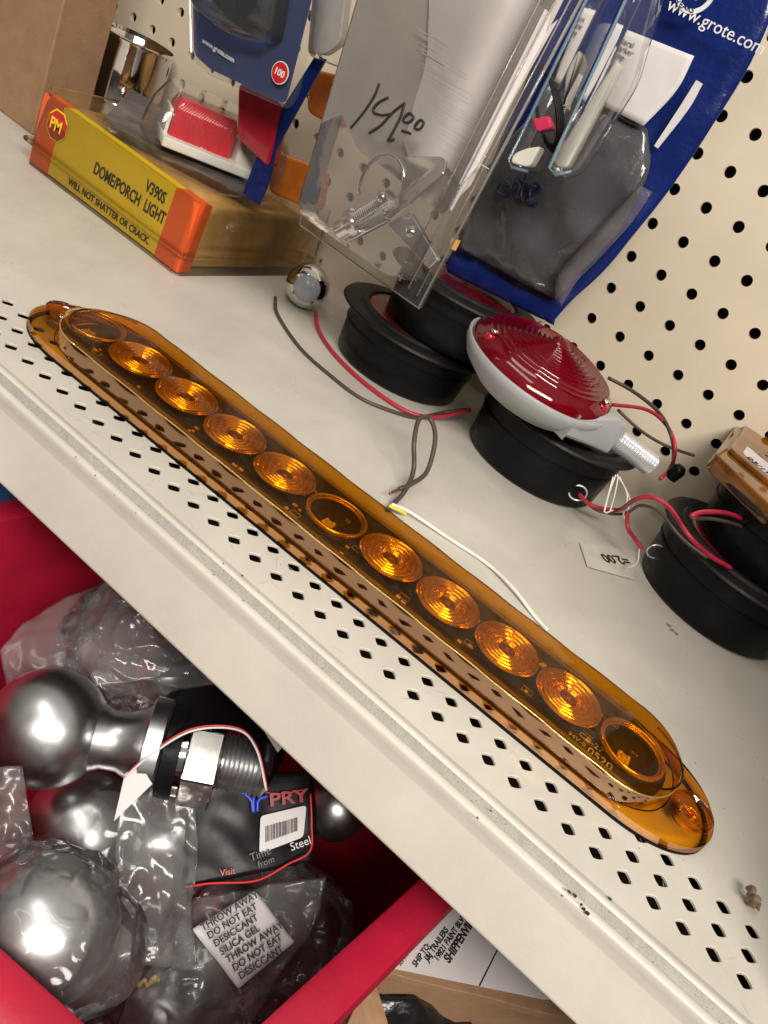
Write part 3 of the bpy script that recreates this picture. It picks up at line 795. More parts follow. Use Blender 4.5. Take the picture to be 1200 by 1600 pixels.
# unseen block added beyond the right edge to shade the shelf
dk = obj('shade_block', box_bm((12.7, -1.0, 0.01), (26, 24, 24)), pbr('shade_block_dark', (0.02, 0.018, 0.016), 0.5), bevel=.3); tag(dk, 'unseen dark block added just right of the view to shade the shelf', 'carton')
tw = obj('frayed_twine', tube([pz(1168, 1388, .3), pz(1178, 1392, .8), pz(1172, 1402, .5), pz(1184, 1406, .9), pz(1176, 1412, .3), pz(1188, 1418, .4)], .16, 8, rf=lambda t: .6 + .5 * math.sin(t * 14) ** 2), pbr('twine', (0.22, 0.15, 0.09), 0.9), smooth=True); tag(tw, 'scrap of frayed brown twine on the shelf at the right edge', 'twine')

# ================================================================= LEFT SIDE: boxes and packages
# ---- yellow and orange boxed dome light under clear yellowed cover
PH = 5.2
pm = thing('dome_light_box', 'yellow and orange boxed dome light in a yellowed clear plastic tray', 'boxed light', (-46, 25, 0))
x0, x1, y0, y1 = -53.6, -37.6, 17.9, 34.0
obj('carton', box_bm((x0, y0, .25), (x1, y0 + 1.2, PH)), m_yellow, pm, bevel=.06)
obj('orange_end', box_bm((x0 - .02, y0 - .03, .24), (x0 + 2.1, y0 + 1.22, PH + .02)), m_orange, pm, label='orange end band at the octagon emblem')
obj('orange_end', box_bm((x1 - 2.3, y0 - .03, .24), (x1 + .02, y0 + 1.22, PH + .02)), m_orange, pm, label='orange end band by the near corner')
obj('amber_dome', box_bm((x0 + .3, y0 + 1.3, .3), (x1 - .3, y1 - .3, PH - .3)), pbr('amber_dome', (0.62, 0.36, 0.12), 0.22, var=.4, vscale=28, coat=.4), pm, bevel=.5, smooth=True, angle=.8)
fY = y0 - .06
text('print', 'DOME/PORCH  LIGHT', (x0 + 6.3, fY, 2.5), (1, 0, 0), (0, 0, 1), 1.2, m_ink, pm, bold=.018, sx=.62)
text('print', 'V390S', (x0 + 11.2, fY, 3.75), (1, 0, 0), (0, 0, 1), 1.15, m_ink, pm, bold=.018, sx=.66)
text('print', 'WILL NOT SHATTER OR CRACK.', (x0 + 4.3, fY, .62), (1, 0, 0), (0, 0, 1), .70, m_ink, pm, bold=.01, sx=.84)
oc = V((x0 + 1.95, fY - .0, 3.75))
obj('octagon_emblem', prism([oc + V((1.15 * math.cos(R(22.5 + 45 * k)), 0, 1.15 * math.sin(R(22.5 + 45 * k)))) for k in range(8)], (0, -.02, 0)), m_yellow, pm)
obj('octagon_emblem', prism([oc + V((1.03 * math.cos(R(22.5 + 45 * k)), -.022, 1.03 * math.sin(R(22.5 + 45 * k)))) for k in range(8)], (0, -.02, 0)), m_redink, pm)
text('emblem_letters', 'PM', oc + V((-.72, -.05, -.38)), (1, 0, 0), (0, 0, 1), 1.18, m_yellow, pm, sx=.82, bold=.02)
tr = lambda d, z: [(x0 - d, y0 - d, z), (x1 + d, y0 - d, z), (x1 + d, y1 + d, z), (x0 - d, y1 + d, z)]
obj('clear_cover', loft([rnd(tr(.10, 0.02), .5), rnd(tr(.14, 1.6), .5), rnd(tr(.75, 1.63), .9), rnd(tr(.75, 1.77), .9), rnd(tr(.18, 1.8), .5), rnd(tr(.02, PH + .55), .8), rnd(tr(-.3, PH + .75), .8)]), m_clear_old, pm, smooth=True, angle=.5)
# ---- brown carton
cb = obj('cardboard_carton', box_bm((-78, 22.5, 0.01), (-59.3, 27.5, 13.0)), m_cardboard, bevel=.15); tag(cb, 'plain brown cardboard carton at the left end of the shelf', 'carton')
cb = obj('cardboard_flap', box_bm((-84, 22.3, 13.15), (-60.0, 28.0, 20)), m_cardboard, bevel=.15); tag(cb, 'second brown carton stacked on the one at the top left corner', 'carton')
# ---- chrome can
cn = thing('chrome_can', 'shiny chrome cylinder standing behind the yellow boxed light', 'can', (-52.6, 30.2, 0))
cc = V((-60.2, 31.4, 1.2))
obj('can_body', lathe([(0, 2.8), (.2, 3.1), (2.6, 3.1), (2.8, 3.22), (3.0, 3.1), (7.6, 3.1), (7.8, 3.22), (8.0, 3.2), (8.05, 3.0), (7.7, 2.95), (7.6, 0)], cc, (0, 0, 1), 64), m_chrome, cn, smooth=True, angle=.8)

# ---- hanging red marker light in clear blister
def hang_box(name, label, cat, lo, hi, mat, flange=.5, fy=None):
    t = thing(name, label, cat, ((lo[0] + hi[0]) / 2, (lo[1] + hi[1]) / 2, lo[2]))
    return t


rm = thing('red_marker_package', 'clear blister with a red marker light in a white bracket leaning on the yellow box', 'package', (-38, 22, 4))
q = [py_(228, 205, 24), py_(240, 118, 24), py_(300, 100, 24)]
bz = PH + .65
b0, b1, b2, b3 = pz(160, 188, bz), pz(403, 318, bz), pz(430, 235, bz + 1.5), pz(225, 150, bz + 1.5)
obj('blue_card', prism([b0, b1, pz(415, 270, bz + .3), pz(205, 140, bz + .3)], (0, 0, .08)), pbr('grey_blue_card', (0.10, 0.085, 0.09), 0.5, var=.5, vscale=60), rm)
obj('blue_edge', prism([py_(a, b, 23.2) for a, b in ((378, 306), (404, 320), (418, 290), (430, 235), (508, 95), (492, 88), (440, 170), (408, 225))], (0, .15, .1)), m_blue, rm)
# white bracket and red lens
p0, p1 = pz(250, 224, bz + .5), pz(388, 279, bz + .5)
dx = (p1 - p0).normalized(); dy = V((0, 0, 1)).cross(dx); LL = (p1 - p0).length
MB = Matrix((dx, dy, V((0, 0, 1)))).transposed().to_4x4(); MB.translation = p0
obj('white_bracket', box_bm((0, -.55, 0), (LL, 3.0, .7), M=MB), m_white, rm, bevel=.12, smooth=True, angle=.6)
obj('bracket_ear', box_bm((LL - 1.5, -.45, .3), (LL - .1, 1.6, 2.4), M=MB), m_white, rm, bevel=.2, smooth=True, angle=.6)
obj('bracket_ear', box_bm((.1, .5, .45), (.35, 2.8, 2.4), M=MB), m_white, rm, bevel=.08)
obj('red_marker_lens', loft([[MB @ V(p) for p in rnd([(.4, .25, z), (LL - 1.7, .25, z), (LL - 1.7, 2.8, z), (.4, 2.8, z)], .3)] for z in (.6, 2.6)] + [[MB @ V(p) for p in rnd([(.7, .6, 3.3), (LL - 2.0, .6, 3.3), (LL - 2.0, 2.6, 3.3), (.7, 2.6, 3.3)], .3)]]), m_redglow, rm, smooth=True, angle=.5)
obj('bracket_screw', lathe([(0, .3), (.15, .28), (.2, 0)], MB @ V((LL - .6, .3, 1.7)), (0, 0, 1), 16), m_chrome, rm, smooth=True)
obj('clear_blister', loft([[MB @ V(p) for p in rnd([(-1.0, -1.0, .1), (LL + 3.2, -1.0, .1), (LL + 3.2, 4.2, .1), (-1.0, 4.2, .1)], .6)], [MB @ V(p) for p in rnd([(-.7, -.6, 2.2), (LL + 2.6, -.6, 2.2), (LL + 2.6, 4.0, 2.2), (-.7, 4.0, 2.2)], .6)], [MB @ V(p) for p in rnd([(0, .4, 3.8), (LL + 1.8, .4, 3.8), (LL + 1.8, 3.8, 3.8), (0, 3.8, 3.8)], .8)]]), m_clear, rm, smooth=True, angle=.5)
rr = obj('red_reflector', prism(rnd([py_(372, 128, 23), py_(440, 160, 23), py_(418, 262, 23), py_(370, 215, 23)], .5), (0, 1.2, 0)), pbr('dull_red_lens', (0.36, 0.01, 0.025), 0.2, coat=.5), bevel=.15, smooth=True, angle=.6); tag(rr, 'dull red lens hanging behind the clear marker light blister', 'lens')

# ---- blister package with blue card (top left)
YG = 20.0
bp = thing('blue_card_package', 'hanging clear blister over a blue card with a round red emblem', 'package', py_(400, 100, YG))
cpts = rnd([py_(300, -60, YG), py_(303, 85, YG), py_(328, 108, YG), py_(445, 163, YG), py_(500, -60, YG)], .5)
obj('blue_card', prism(cpts, (0, .12, 0)), m_bluecard, bp)
obj('clear_flange', prism(rnd([py_(295, -60, YG - .2), py_(299, 90, YG - .2), py_(328, 118, YG - .2), py_(452, 172, YG - .2), py_(468, 150, YG - .2), py_(512, -60, YG - .2)], .5), (0, -.08, 0)), m_clear, bp)
dome_ = [py_(318, -60, YG - .3), py_(320, 20, YG - .3), py_(370, 62, YG - .3), py_(440, 72, YG - .3), py_(462, -60, YG - .3)]
obj('clear_dome', loft([rnd(dome_, .8), [p + V((.05, -1.6, .1)) for p in rnd(dome_, 1.0)], [p.lerp(py_(390, -10, YG - .3), .12) + V((0, -2.0, 0)) for p in rnd(dome_, 1.0)]]), m_clear, bp, smooth=True, angle=.5)
obj('black_lamp', loft([rnd([py_(335, -60, YG - .3), py_(338, 15, YG - .3), py_(375, 45, YG - .3), py_(425, 52, YG - .3), py_(445, -60, YG - .3)], .8), [p + V((0, -1.3, .1)) for p in rnd([py_(340, -60, YG - .3), py_(345, 8, YG - .3), py_(375, 35, YG - .3), py_(415, 40, YG - .3), py_(435, -60, YG - .3)], .8)]]), pbr('black_lamp', (0.03, 0.03, 0.04), .3, var=.6, vscale=90), bp, smooth=True, angle=.5)
ec = py_(438, 114, YG - .45); cam2 = V((0, -1, 0))
obj('round_emblem', lathe([(0, .66), (.04, .66), (.04, 0)], ec, cam2, 32, cap=False), m_whiteink, bp)
obj('round_emblem', lathe([(.05, .60), (.07, .60), (.07, 0)], ec, cam2, 32, cap=False), m_redink, bp)
text('emblem_number', '100', ec + V((-.42, -.10, -.18)), (1, 0, 0), (0, 0, 1), .56, m_whiteink, bp, bold=.01)
text('print', 'www.grote.com', py_(315, 66, YG - .4), (1, 0, 0), (0, 0, 1), .45, m_whiteink, bp)
# white tongue package next to it
wt = thing('white_bracket_package', 'clear blister with a white plastic bracket hanging beside the blue card package', 'package', py_(510, 50, 23))
obj('white_bracket', prism(rnd([py_(500, -70, 22.5), py_(486, 80, 22.5), py_(505, 85, 22.5), py_(531, 66, 22.5), py_(548, -70, 22.5)], .4), (0, .8, 0)), m_white, wt, bevel=.12)
obj('clear_blister', prism(rnd([py_(492, -70, 22.0), py_(478, 86, 22.0), py_(520, 102, 22.0), py_(545, 72, 22.0), py_(565, -70, 22.0)], .6), (0, 1.8, 0)), m_clear, wt, bevel=.2, smooth=True, angle=.5)
# orange lamps behind
for lab, pts, yy in (('amber rectangular lens lying low behind the large clear package', [(425, 235), (500, 262), (490, 330), (418, 300)], 27), ('amber lens hanging higher up between the blue card and the large clear package', [(480, 105), (545, 120), (525, 200), (478, 175)], 28)):
    t = obj('amber_lens', prism(rnd([py_(a, b, yy) for a, b in pts], .6), (0, 1.6, 0)), m_amberlens, bevel=.25, smooth=True, angle=.6); tag(t, lab, 'lens')

# ================================================================= LARGE CLEAR PACKAGE
YF = 17.0
cl = thing('large_clear_package', 'large clear blister marked 14.00 with a chrome bracket inside hanging in the middle', 'package', py_(565, 400, YF))
F4 = [py_(472, 347, YF), py_(658, 484, YF), py_(905, 0, YF), py_(925, -60, YF), py_(575, -60, YF)]
xl, xr = F4[0].x, F4[1].x
zb = min(F4[0].z, F4[1].z)
print('clam', xl, xr, zb)
rect = lambda xa, xb, za, zt, y, r=.6: rnd([(xa, y, za), (xb, y, za), (xb, y, zt), (xa, y, zt)], r)
zt = 27.5
tilt = lambda pts: pts
TLX = py_(585, -60, YF).x; XT = lambda x, z: x + (TLX - xl) * (z - zb) / (py_(585, -60, YF).z - zb) * (1 - (x - xl) / (xr - xl))
rect = lambda xa, xb, za, zt, y, r=.6: rnd([(XT(xa, za), y, za), (XT(xb, za), y, za), (XT(xb, zt), y, zt), (XT(xa, zt), y, zt)], r)
obj('flange', loft([rect(xl, xr, zb, zt, YF, .15), rect(xl, xr, zb, zt, YF - .15, .15)], close_bot=True), m_clear, cl)
obj('flange_rim', tube([(XT(xl, zt) + .1, YF - .2, zt), (xl + .05, YF - .2, zb + .1), (xr - .1, YF - .2, zb + .05), (xr - .05, YF - .2, zt)], .09, 8, smooth=False), clear('rim_clear', (.85, .83, .8), .1, haze=.3, hazecol=(.7, .66, .6)), cl, smooth=True)
m_clam = clear('blister_dome', (0.95, 0.94, 0.93), 0.06, bump=0.12, bscale=22, haze=0.08, hazecol=(.98, .92, .88), ior=1.42)
obj('blister', loft([rect(xl + .8, xr - .9, zb + 1.0, zt, YF - .17, .7), rect(xl + 1.0, xr - 1.1, zb + 1.2, zt - .3, YF - 2.4, .9), rect(xl + 1.3, xr - 1.4, zb + 1.6, zt - .7, YF - 2.8, .9)]), m_clam, cl, smooth=True, angle=.5)


def onclam(px, py, y=YF - 2.9): return py_(px, py, y)


# torn pinkish paper insert behind
ins = [(668, 80), (660, 120), (650, 150), (642, 180), (636, 205), (630, 222), (640, 250), (700, 262), (720, 290), (745, 260), (850, 60), (860, 20), (780, -40), (672, -40)]
obj('back_panel', prism([py_(a, b, YF - .35) for a, b in ((578, -50), (530, 170), (560, 235), (600, 262), (690, 335), (735, 290), (905, -50))], (0, .05, 0)), pbr('grey_back_panel', (0.60, 0.54, 0.50), 0.55, var=.2, vscale=14), cl)
obj('paper_insert', prism([py_(a, b, YF - .9) for a, b in ins], (0, .05, 0)), pbr('striped_insert', (0.90, 0.84, 0.84), 0.6, var=.08, vscale=25), cl)
bm = bmesh.new()
for k in range(34):
    t = k / 33
    a = py_(652 + 40 * (1 - t) + random.uniform(-6, 6), 232 - 190 * t, YF - .908); L_ = random.uniform(1.0, 3.5)
    b = a + V((L_, 0, -.3)); box_bm((a.x, a.y, a.z), (b.x, a.y + .004, a.z + .04), bm)
obj('insert_stripe', bm, m_whiteink, cl)
obj('back_card', prism([py_(a, b, YF - .6) for a, b in ((690, 300), (860, 40), (872, 30), (705, 330))], (0, .04, 0)), m_paper, cl)
# handwriting in black marker
hand = [[(593, 130), (585, 150), (568, 176), (548, 200)], [(607, 152), (590, 162), (583, 174), (596, 180), (612, 178)], [(633, 161), (615, 175), (595, 196), (577, 208)], [(632, 162), (625, 185), (606, 221)],
        [(636, 178), (630, 188), (638, 192), (646, 184), (640, 177), (634, 182)], [(652, 190), (648, 200), (656, 202), (662, 192), (656, 188), (650, 196)], [(628, 204), (642, 209)], [(610, 221), (616, 217)]]
for h in hand: obj('handwriting', tube([onclam(a, b) for a, b in h], .075, 6), m_ink, cl, smooth=True)
# chrome angled bracket with bolt inside
m_hw0 = pbr('bright_plate', (0.90, 0.90, 0.89), 0.10, metal=0.95, var=0.25, vscale=50)
br = obj('chrome_plate', prism(rnd([py_(628, 244, YF - 1.2), py_(690, 244, YF - 1.2), py_(698, 252, YF - 1.4), py_(694, 270, YF - 1.8), py_(608, 345, YF - 2.2), py_(596, 335, YF - 2.2), py_(627, 300, YF - 1.6)], .4), (0, .25, 0)), m_hw0, cl, bevel=.06, smooth=True, angle=.6)
m_hw = pbr('bright_hardware', (0.90, 0.90, 0.88), 0.14, metal=0.85, var=0.15, vscale=60)
a, b = py_(612, 310, YF - 2.0), py_(528, 362, YF - 1.6)
ax = (b - a)
pr_ = [(0, .5), (.6, .55)]
for k in range(14): pr_ += [(.7 + k * .16, .42), (.78 + k * .16, .52)]
pr_ += [(3.0, .6), (3.05, .75), (3.5, .75), (3.6, .5), (4.6, .45), (4.65, 0)]
k_ = ax.length / 4.65
obj('bolt', lathe([(t * k_, r) for t, r in pr_], a, ax, 24), m_hw, cl, smooth=True, angle=.6)
obj('bracket_leg', prism(rnd([py_(530, 366, YF - 1.4), py_(540, 379, YF - 1.4), py_(606, 345, YF - 1.4), py_(597, 330, YF - 1.4)], .15), (0, .5, 0)), m_hw, cl, bevel=.05)
obj('bracket_leg', prism(rnd([py_(604, 350, YF - 1.0), py_(670, 420, YF - .8), py_(684, 405, YF - .8), py_(640, 330, YF - 1.0)], .15), (0, .5, 0)), m_hw, cl, bevel=.05)
bm = bmesh.new()
obj('steel_ring', tube([py_(594, 292, YF - 1.5) + V((1.35 * math.cos(t), .1, 1.7 * math.sin(t))) for t in [k * math.pi / 10 for k in range(-1, 13)]], .10, 8, sub=2), m_chrome, cl, smooth=True)
for k in range(3): obj('edge_highlight', tube([(xr - .5 - .35 * k, YF - .3 - .8 * k, zb + .6 + .3 * k), (xr - .5 - .35 * k, YF - .3 - .8 * k, zt - .4)], .05, 6, smooth=False), MC['rim_clear'], cl, smooth=True)
for px, py in ((597, 308), (642, 362)):
    obj('rivet', lathe([(0, .34), (.15, .3), (.26, 0)], py_(px, py, YF - 2.3), (0, -1, .2), 16), m_chrome, cl, smooth=True)
obj('orange_sticker', prism([py_(a, b, YF - .2) for a, b in ((706, 372), (720, 376), (712, 392), (702, 388))], (0, -.02, 0)), pbr('sticker', (.75, .38, .10), .5), cl)

# ---- two narrow clear packages on the right of it
def narrow(lab, pts, white, yy, d=2.2):
    t = thing('narrow_clear_package', lab, 'package', py_(*pts[1], yy), group='narrow clear packages hanging on the wall')
    obj('clear_blister', prism(rnd([py_(a, b, yy) for a, b in pts], .7), (0, d, 0)), m_clear, t, bevel=.2, smooth=True, angle=.5)
    obj('blister_edge', tube([py_(a, b, yy - .02) for a, b in pts[:4]], .10, 6, smooth=False), clear('blue_clear_edge', (.7, .85, .9), .08, haze=.35, hazecol=(.35, .5, .6)), t, smooth=True)
    obj('white_bracket', prism(rnd([py_(a, b, yy + .5) for a, b in white], .5), (0, 1.0, 0)), m_white, t, bevel=.12, smooth=True, angle=.6)
    return t


n1 = narrow('narrow clear blister with a white bar inside in front of the blue edged bag', [(1005, -60), (858, 262), (868, 274), (893, 268), (985, 120), (1035, -60)], [(962, 92), (862, 252), (872, 262), (885, 262), (968, 100)], 19)
n2 = narrow('narrow clear blister with a pink part and coiled wire right beside the large package', [(945, -60), (795, 250), (800, 262), (825, 268), (905, 100), (975, -60)], [(905, 75), (884, 110), (878, 175), (912, 95)], 20.5)
obj('white_foot', prism(rnd([py_(a, b, 20.2) for a, b in ((802, 240), (797, 254), (826, 262), (845, 228), (820, 232))], .3), (0, 1, 0)), m_white, n2, bevel=.1)
obj('pink_part', prism(rnd([py_(a, b, 20.2) for a, b in ((830, 186), (858, 180), (862, 200), (838, 206))], .2), (0, 1, 0)), pbr('pink_plastic', (.70, .04, .12), .35), n2, bevel=.1)
for k in range(4):
    cx, cy = 853 + k * 2.0, 165 + k * 4
    obj('coiled_wire', tube([py_(cx + (22 + k * 2) * math.cos(t) * .7 + 10 * math.sin(t), cy + 62 * math.sin(t), 20.6 + .15 * k) for t in [j * math.pi / 8 - 1.6 for j in range(13)]], .09, 6, sub=3), m_black, n2, smooth=True)

# ================================================================= BLUE BAGS (right)
YBg = 28.0
bg = thing('blue_bag', 'blue edged plastic bag with a white label and a web address hanging on the pegboard', 'bag', py_(860, 480, YBg), group='blue bags on the pegboard')
Lp = [py_(a, b, YBg) for a, b in ((905, -70), (850, 60), (790, 200), (740, 330), (700, 405), (700, 425))]
Rp = [py_(a, b, YBg) for a, b in ((1235, -70), (1185, 75), (1070, 262), (960, 405), (893, 470), (862, 506))]
obj('blue_film', patch(Lp, Rp, 40, 30, .08, .7, .35, .22, 2), m_blue, bg, smooth=True)


def onbag(px, py, off=1.1): return py_(px, py, YBg - off)


m_win = pbr('bag_contents', (0.055, 0.055, 0.06), 0.3, var=.5, vscale=35, bump=1.0, bscale=60)
wl = [onbag(a, b) for a, b in ((890, 130), (800, 215), (748, 300), (718, 378), (735, 398))]
wr = [onbag(a, b) for a, b in ((1010, 200), (1012, 270), (975, 345), (925, 405), (868, 468))]
obj('grey_window', patch(wl, wr, 24, 20, .1, .55, .4, .4, 5), m_smoke, bg, smooth=True)
obj('dark_contents', patch([p + V((0, .35, 0)) for p in wl], [p + V((0, .35, 0)) for p in wr], 20, 16, .1, .4, .5, .4, 9), m_win, bg, smooth=True)
obj('white_label', patch([onbag(a, b, 1.75) for a, b in ((975, 45), (955, 105), (942, 165))], [onbag(a, b, 1.75) for a, b in ((1085, 88), (1058, 140), (1006, 197))], 12, 12, .03, .1, .12, .3, 3), m_paper, bg, smooth=True)
obj('silver_strip', patch([onbag(a, b, 1.2) for a, b in ((1088, 125), (1060, 170), (1022, 228))], [onbag(a, b, 1.2) for a, b in ((1098, 131), (1075, 172), (1028, 232))], 8, 4, .03, 0, .05), m_paper, bg)
dX = (onbag(1103, 36) - onbag(1045, 8)).normalized(); dY = V((0, 0, 1))
text('print', 'www.grote.com', onbag(1040, 14, 1.9), dX, dY, .92, m_whiteink, bg)
ecn = onbag(1088, -12, 1.9)
obj('emblem_ring', lathe([(0, 1.05), (.05, 1.05), (.05, .80), (0, .80)], ecn, (0, -1, 0), 40, cap=False), m_whiteink, bg)
text('emblem_print', 'YEARS', ecn + V((-.72, -.08, -.95)), dX, dY, .42, m_blue, bg)
text('emblem_print', '20', ecn + V((-.5, -.06, -.35)), dX, dY, .9, m_whiteink, bg)
for k in range(3): text('label_print', ('Lateral', 'marker', 'lamp')[k], onbag(962 - 3 * k, 62 + k * 12, 1.95), dX, dY, .42, m_inkgrey, bg)
sX = (py_(850, 330, YBg) - py_(790, 285, YBg)).normalized()
# script word printed in outline on the window
for pts in (((782, 285), (776, 300), (790, 306), (798, 292), (788, 282)), ((800, 300), (806, 285), (812, 290), (808, 308), (818, 310)), ((824, 268), (814, 300), (818, 316), (826, 312)), ((812, 282), (838, 292)), ((826, 308), (838, 302), (846, 292), (838, 286), (828, 298), (830, 316), (842, 318))):
    obj('script_print', tube([onbag(a, b, 2.0) for a, b in pts], .10, 6), pbr('navy_ink', (.012, .014, .05), .4), bg, smooth=True)
b2 = thing('blue_bag', 'second blue edged bag folded at its bottom corner showing behind the first one', 'bag', py_(840, 500, 30), group='blue bags on the pegboard')
obj('blue_film', patch([py_(a, b, 30.5) for a, b in ((720, 385), (730, 415), (780, 460))], [py_(a, b, 30.5) for a, b in ((880, 440), (872, 480), (868, 508))], 16, 16, .1, .8, .5, .4, 12), m_blue, b2, smooth=True)
obj('clear_fold', patch([py_(a, b, 26.0) for a, b in ((1000, 290), (950, 340), (900, 395), (872, 430), (868, 470))], [py_(a, b, 26.0) for a, b in ((1020, 300), (985, 350), (930, 410), (905, 435), (876, 480))], 24, 8, .05, .3, .2, .5, 4), m_bagfog, b2, smooth=True)

# ================================================================= BELOW THE SHELF
ZR = -8.0
bin_ = thing('red_bin', 'red plastic bin of bagged hitch balls standing below the shelf', 'bin', (-13, 3, -30))
c_ = V((-13.5, 4.0, 0)); ang = R(5.0)
rot = Matrix.Rotation(ang, 3, 'Z')


def rim_pt(x, y, z): return V((x, y, z))


# rim corners found from the photograph at the rim height
xr0 = pz(530, 1480, ZR).x
FR = [pz(-200, 1300, ZR), pz(280, 1722, ZR), pz(765, 1300, ZR)]
f0 = pz(0, 1475, ZR); f1 = pz(140, 1600, ZR); fd = (f1 - f0).normalized()
r0_ = pz(678, 1352, ZR); r1_ = pz(405, 1600, ZR); rd = (r0_ - r1_).normalized()
# corner = intersection of the two inner rim lines
import itertools
den = fd.x * rd.y - fd.y * rd.x
tt = ((r1_.x - f0.x) * rd.y - (r1_.y - f0.y) * rd.x) / den
CK = f0 + fd * tt
BL_ = CK - fd * 27.5; TR_ = CK + rd * 32; TL_ = BL_ + (TR_ - CK)
inner = [CK, TR_, TL_, BL_]
cen = sum(inner, V()) / 4


def ringz(off, z, shrink=0.0):
    out = []
    ex = fd; ey = rd
    for p, (sx, sy) in zip(inner, ((1, -1), (1, 1), (-1, 1), (-1, -1))):
        q = p + ex * sx * off + ey * sy * off; q = q.lerp(cen, shrink); out.append(V((q.x, q.y, z)))
    return rnd(out, 1.6, 6)


obj('walls', loft([ringz(-.0, -32, .12), ringz(0, ZR - .5), ringz(.05, ZR - .1), ringz(.25, ZR), ringz(1.35, ZR + .02), ringz(1.75, ZR - .15), ringz(1.9, ZR - .5), ringz(1.9, ZR - 2.2), ringz(1.6, ZR - 2.25), ringz(.35, ZR - 1.4), ringz(.3, -32.3, .12)], close_top=False), m_bin, bin_, smooth=True, angle=.7)
obj('bottom', prism(ringz(0, -31.5, .11), (0, 0, -.4)), m_bin, bin_)
# other stock beyond the bin
nb = obj('red_bin', loft([[V(p) for p in rnd([(-50, -4, z), (-29.8, -4, z), (-29.8, 26, z), (-50, 26, z)], 1.5)] for z in (-32, ZR - 3)], close_top=False, close_bot=True), m_bin); tag(nb, 'second red bin just showing at the left below the shelf', 'bin')
t = obj('orange_box', box_bm((-36.5, -3, -11.5), (-27.5, 12, -10)), m_amberlens); tag(t, 'orange box edge glimpsed below the shelf at the left', 'box')
t = obj('blue_box', box_bm((-40, -3, -9.8), (-28.6, 12, -7.5)), pbr('teal_box', (.02, .10, .25), .4)); tag(t, 'blue box corner glimpsed below the shelf at the far left', 'box')

BAGS = []


def hitch(label, c, r, ax, neck=2.0, shank=None, flange=True):
    t = thing('hitch_ball', label, 'hitch ball', c, group='hitch balls piled in the red bin')
    ax = V(ax).normalized()
    bm = bmesh.new(); bmesh.ops.create_uvsphere(bm, u_segments=64, v_segments=40, radius=r, matrix=Matrix.Translation(c)); obj('ball', bm, m_steel, t, smooth=True)
    if flange:
        obj('neck', lathe([(r * .80, r * .58), (r * 1.0, r * .50), (r * 1.25, r * .50), (r * 1.5, r * .60), (r * 1.65, r * .74)], c, ax, 48, cap=False), m_steel, t, smooth=True)
        obj('collar', lathe([(r * 1.62, r * .80), (r * 1.66, r * .86), (r * 1.92, r * .86), (r * 1.96, r * .80), (r * 1.96, 0)], c, ax, 64, cap=False), m_steel, t, smooth=True, angle=.5)
    if shank:
        s0, s1, rs = shank
        obj('shank', lathe([(r * 1.9, rs * .98), (s0, rs * .98)], c, ax, 32), m_steel, t, smooth=True)
        pr = [(s0, rs)]
        k = s0
        while k < s1: pr += [(k, rs * .90), (k + .11, rs * 1.02)]; k += .22
        pr += [(s1, rs * .9), (s1 + .15, rs * .7), (s1 + .15, 0)]
        obj('thread', lathe(pr, c, ax, 40, cap=False), m_steel, t, smooth=True, angle=.5)
        x, y, a = frame(ax)
        hexp = [c + ax * (s0 - 1.6) + (x * math.cos(R(60 * k + 20)) + y * math.sin(R(60 * k + 20))) * rs * 1.75 for k in range(6)]
        obj('hex_nut', prism(hexp, ax * 1.5), m_chrome, t, bevel=.08)
        obj('lock_washer', lathe([(s0 - 1.95, rs * 1.5), (s0 - 1.63, rs * 1.5)], c, ax, 32), m_chrome, t, smooth=True, angle=.5)
        obj('rubber_washer', lathe([(r * 1.98, rs), (r * 1.98, r * .78), (r * 2.25, r * .80), (r * 2.25, rs)], c, ax, 32), m_black, t, smooth=True, angle=.5)
    return t


D1 = 41.0; B1 = pd(75, 1137, D1); r1 = 83 / FPX * D1
a1 = (pd(385, 1196, D1 - .5) - B1)
hitch('steel hitch ball with threaded shank and nut lying topmost on the left of the bin', B1, r1, a1, shank=(7.9, 10.1, 1.30))
D2 = 44.5; B2 = pd(128, 1300, D2); r2 = 82 / FPX * D2
hitch('steel hitch ball in clear film in the middle of the pile pointing right', B2, r2, pd(285, 1318, D2 + 1) - B2)
D3 = 36.0; B3 = pd(68, 1452, D3); r3 = 96 / FPX * D3
hitch('largest looking steel hitch ball wrapped in clear film at the near corner of the bin', B3, r3, pd(60, 1490, D3 + 6) - B3, flange=False)
D4 = 47; B4 = pd(262, 1052, D4); hitch('steel hitch ball half hidden under the rail at the back of the pile', B4, 45 / FPX * D4, pd(330, 1052, D4 + 1) - B4)
D5 = 50; B5 = pd(525, 1262, D5); hitch('steel hitch ball in the shade beside the black card under the rail', B5, 48 / FPX * D5, pd(560, 1300, D5 + 3) - B5, flange=False)
D6 = 40; B6 = pd(10, 1390, D6 + 4); hitch('steel hitch ball cut off by the left edge of the view', B6, 60 / FPX * D6, pd(-60, 1400, D6 + 4) - B6, flange=False)
D7 = 46; B7 = pd(255, 1590, D7); hitch('dull grey hitch ball with twine on it at the bottom of the view', B7, 70 / FPX * D7, pd(255, 1700, D7) - B7, flange=False)
D8 = 50; B8 = pd(370, 1450, D8 + 2); hitch('dark steel hitch ball lying under the silica gel packet', B8, 75 / FPX * D8, pd(255, 1500, D8) - B8, flange=False)


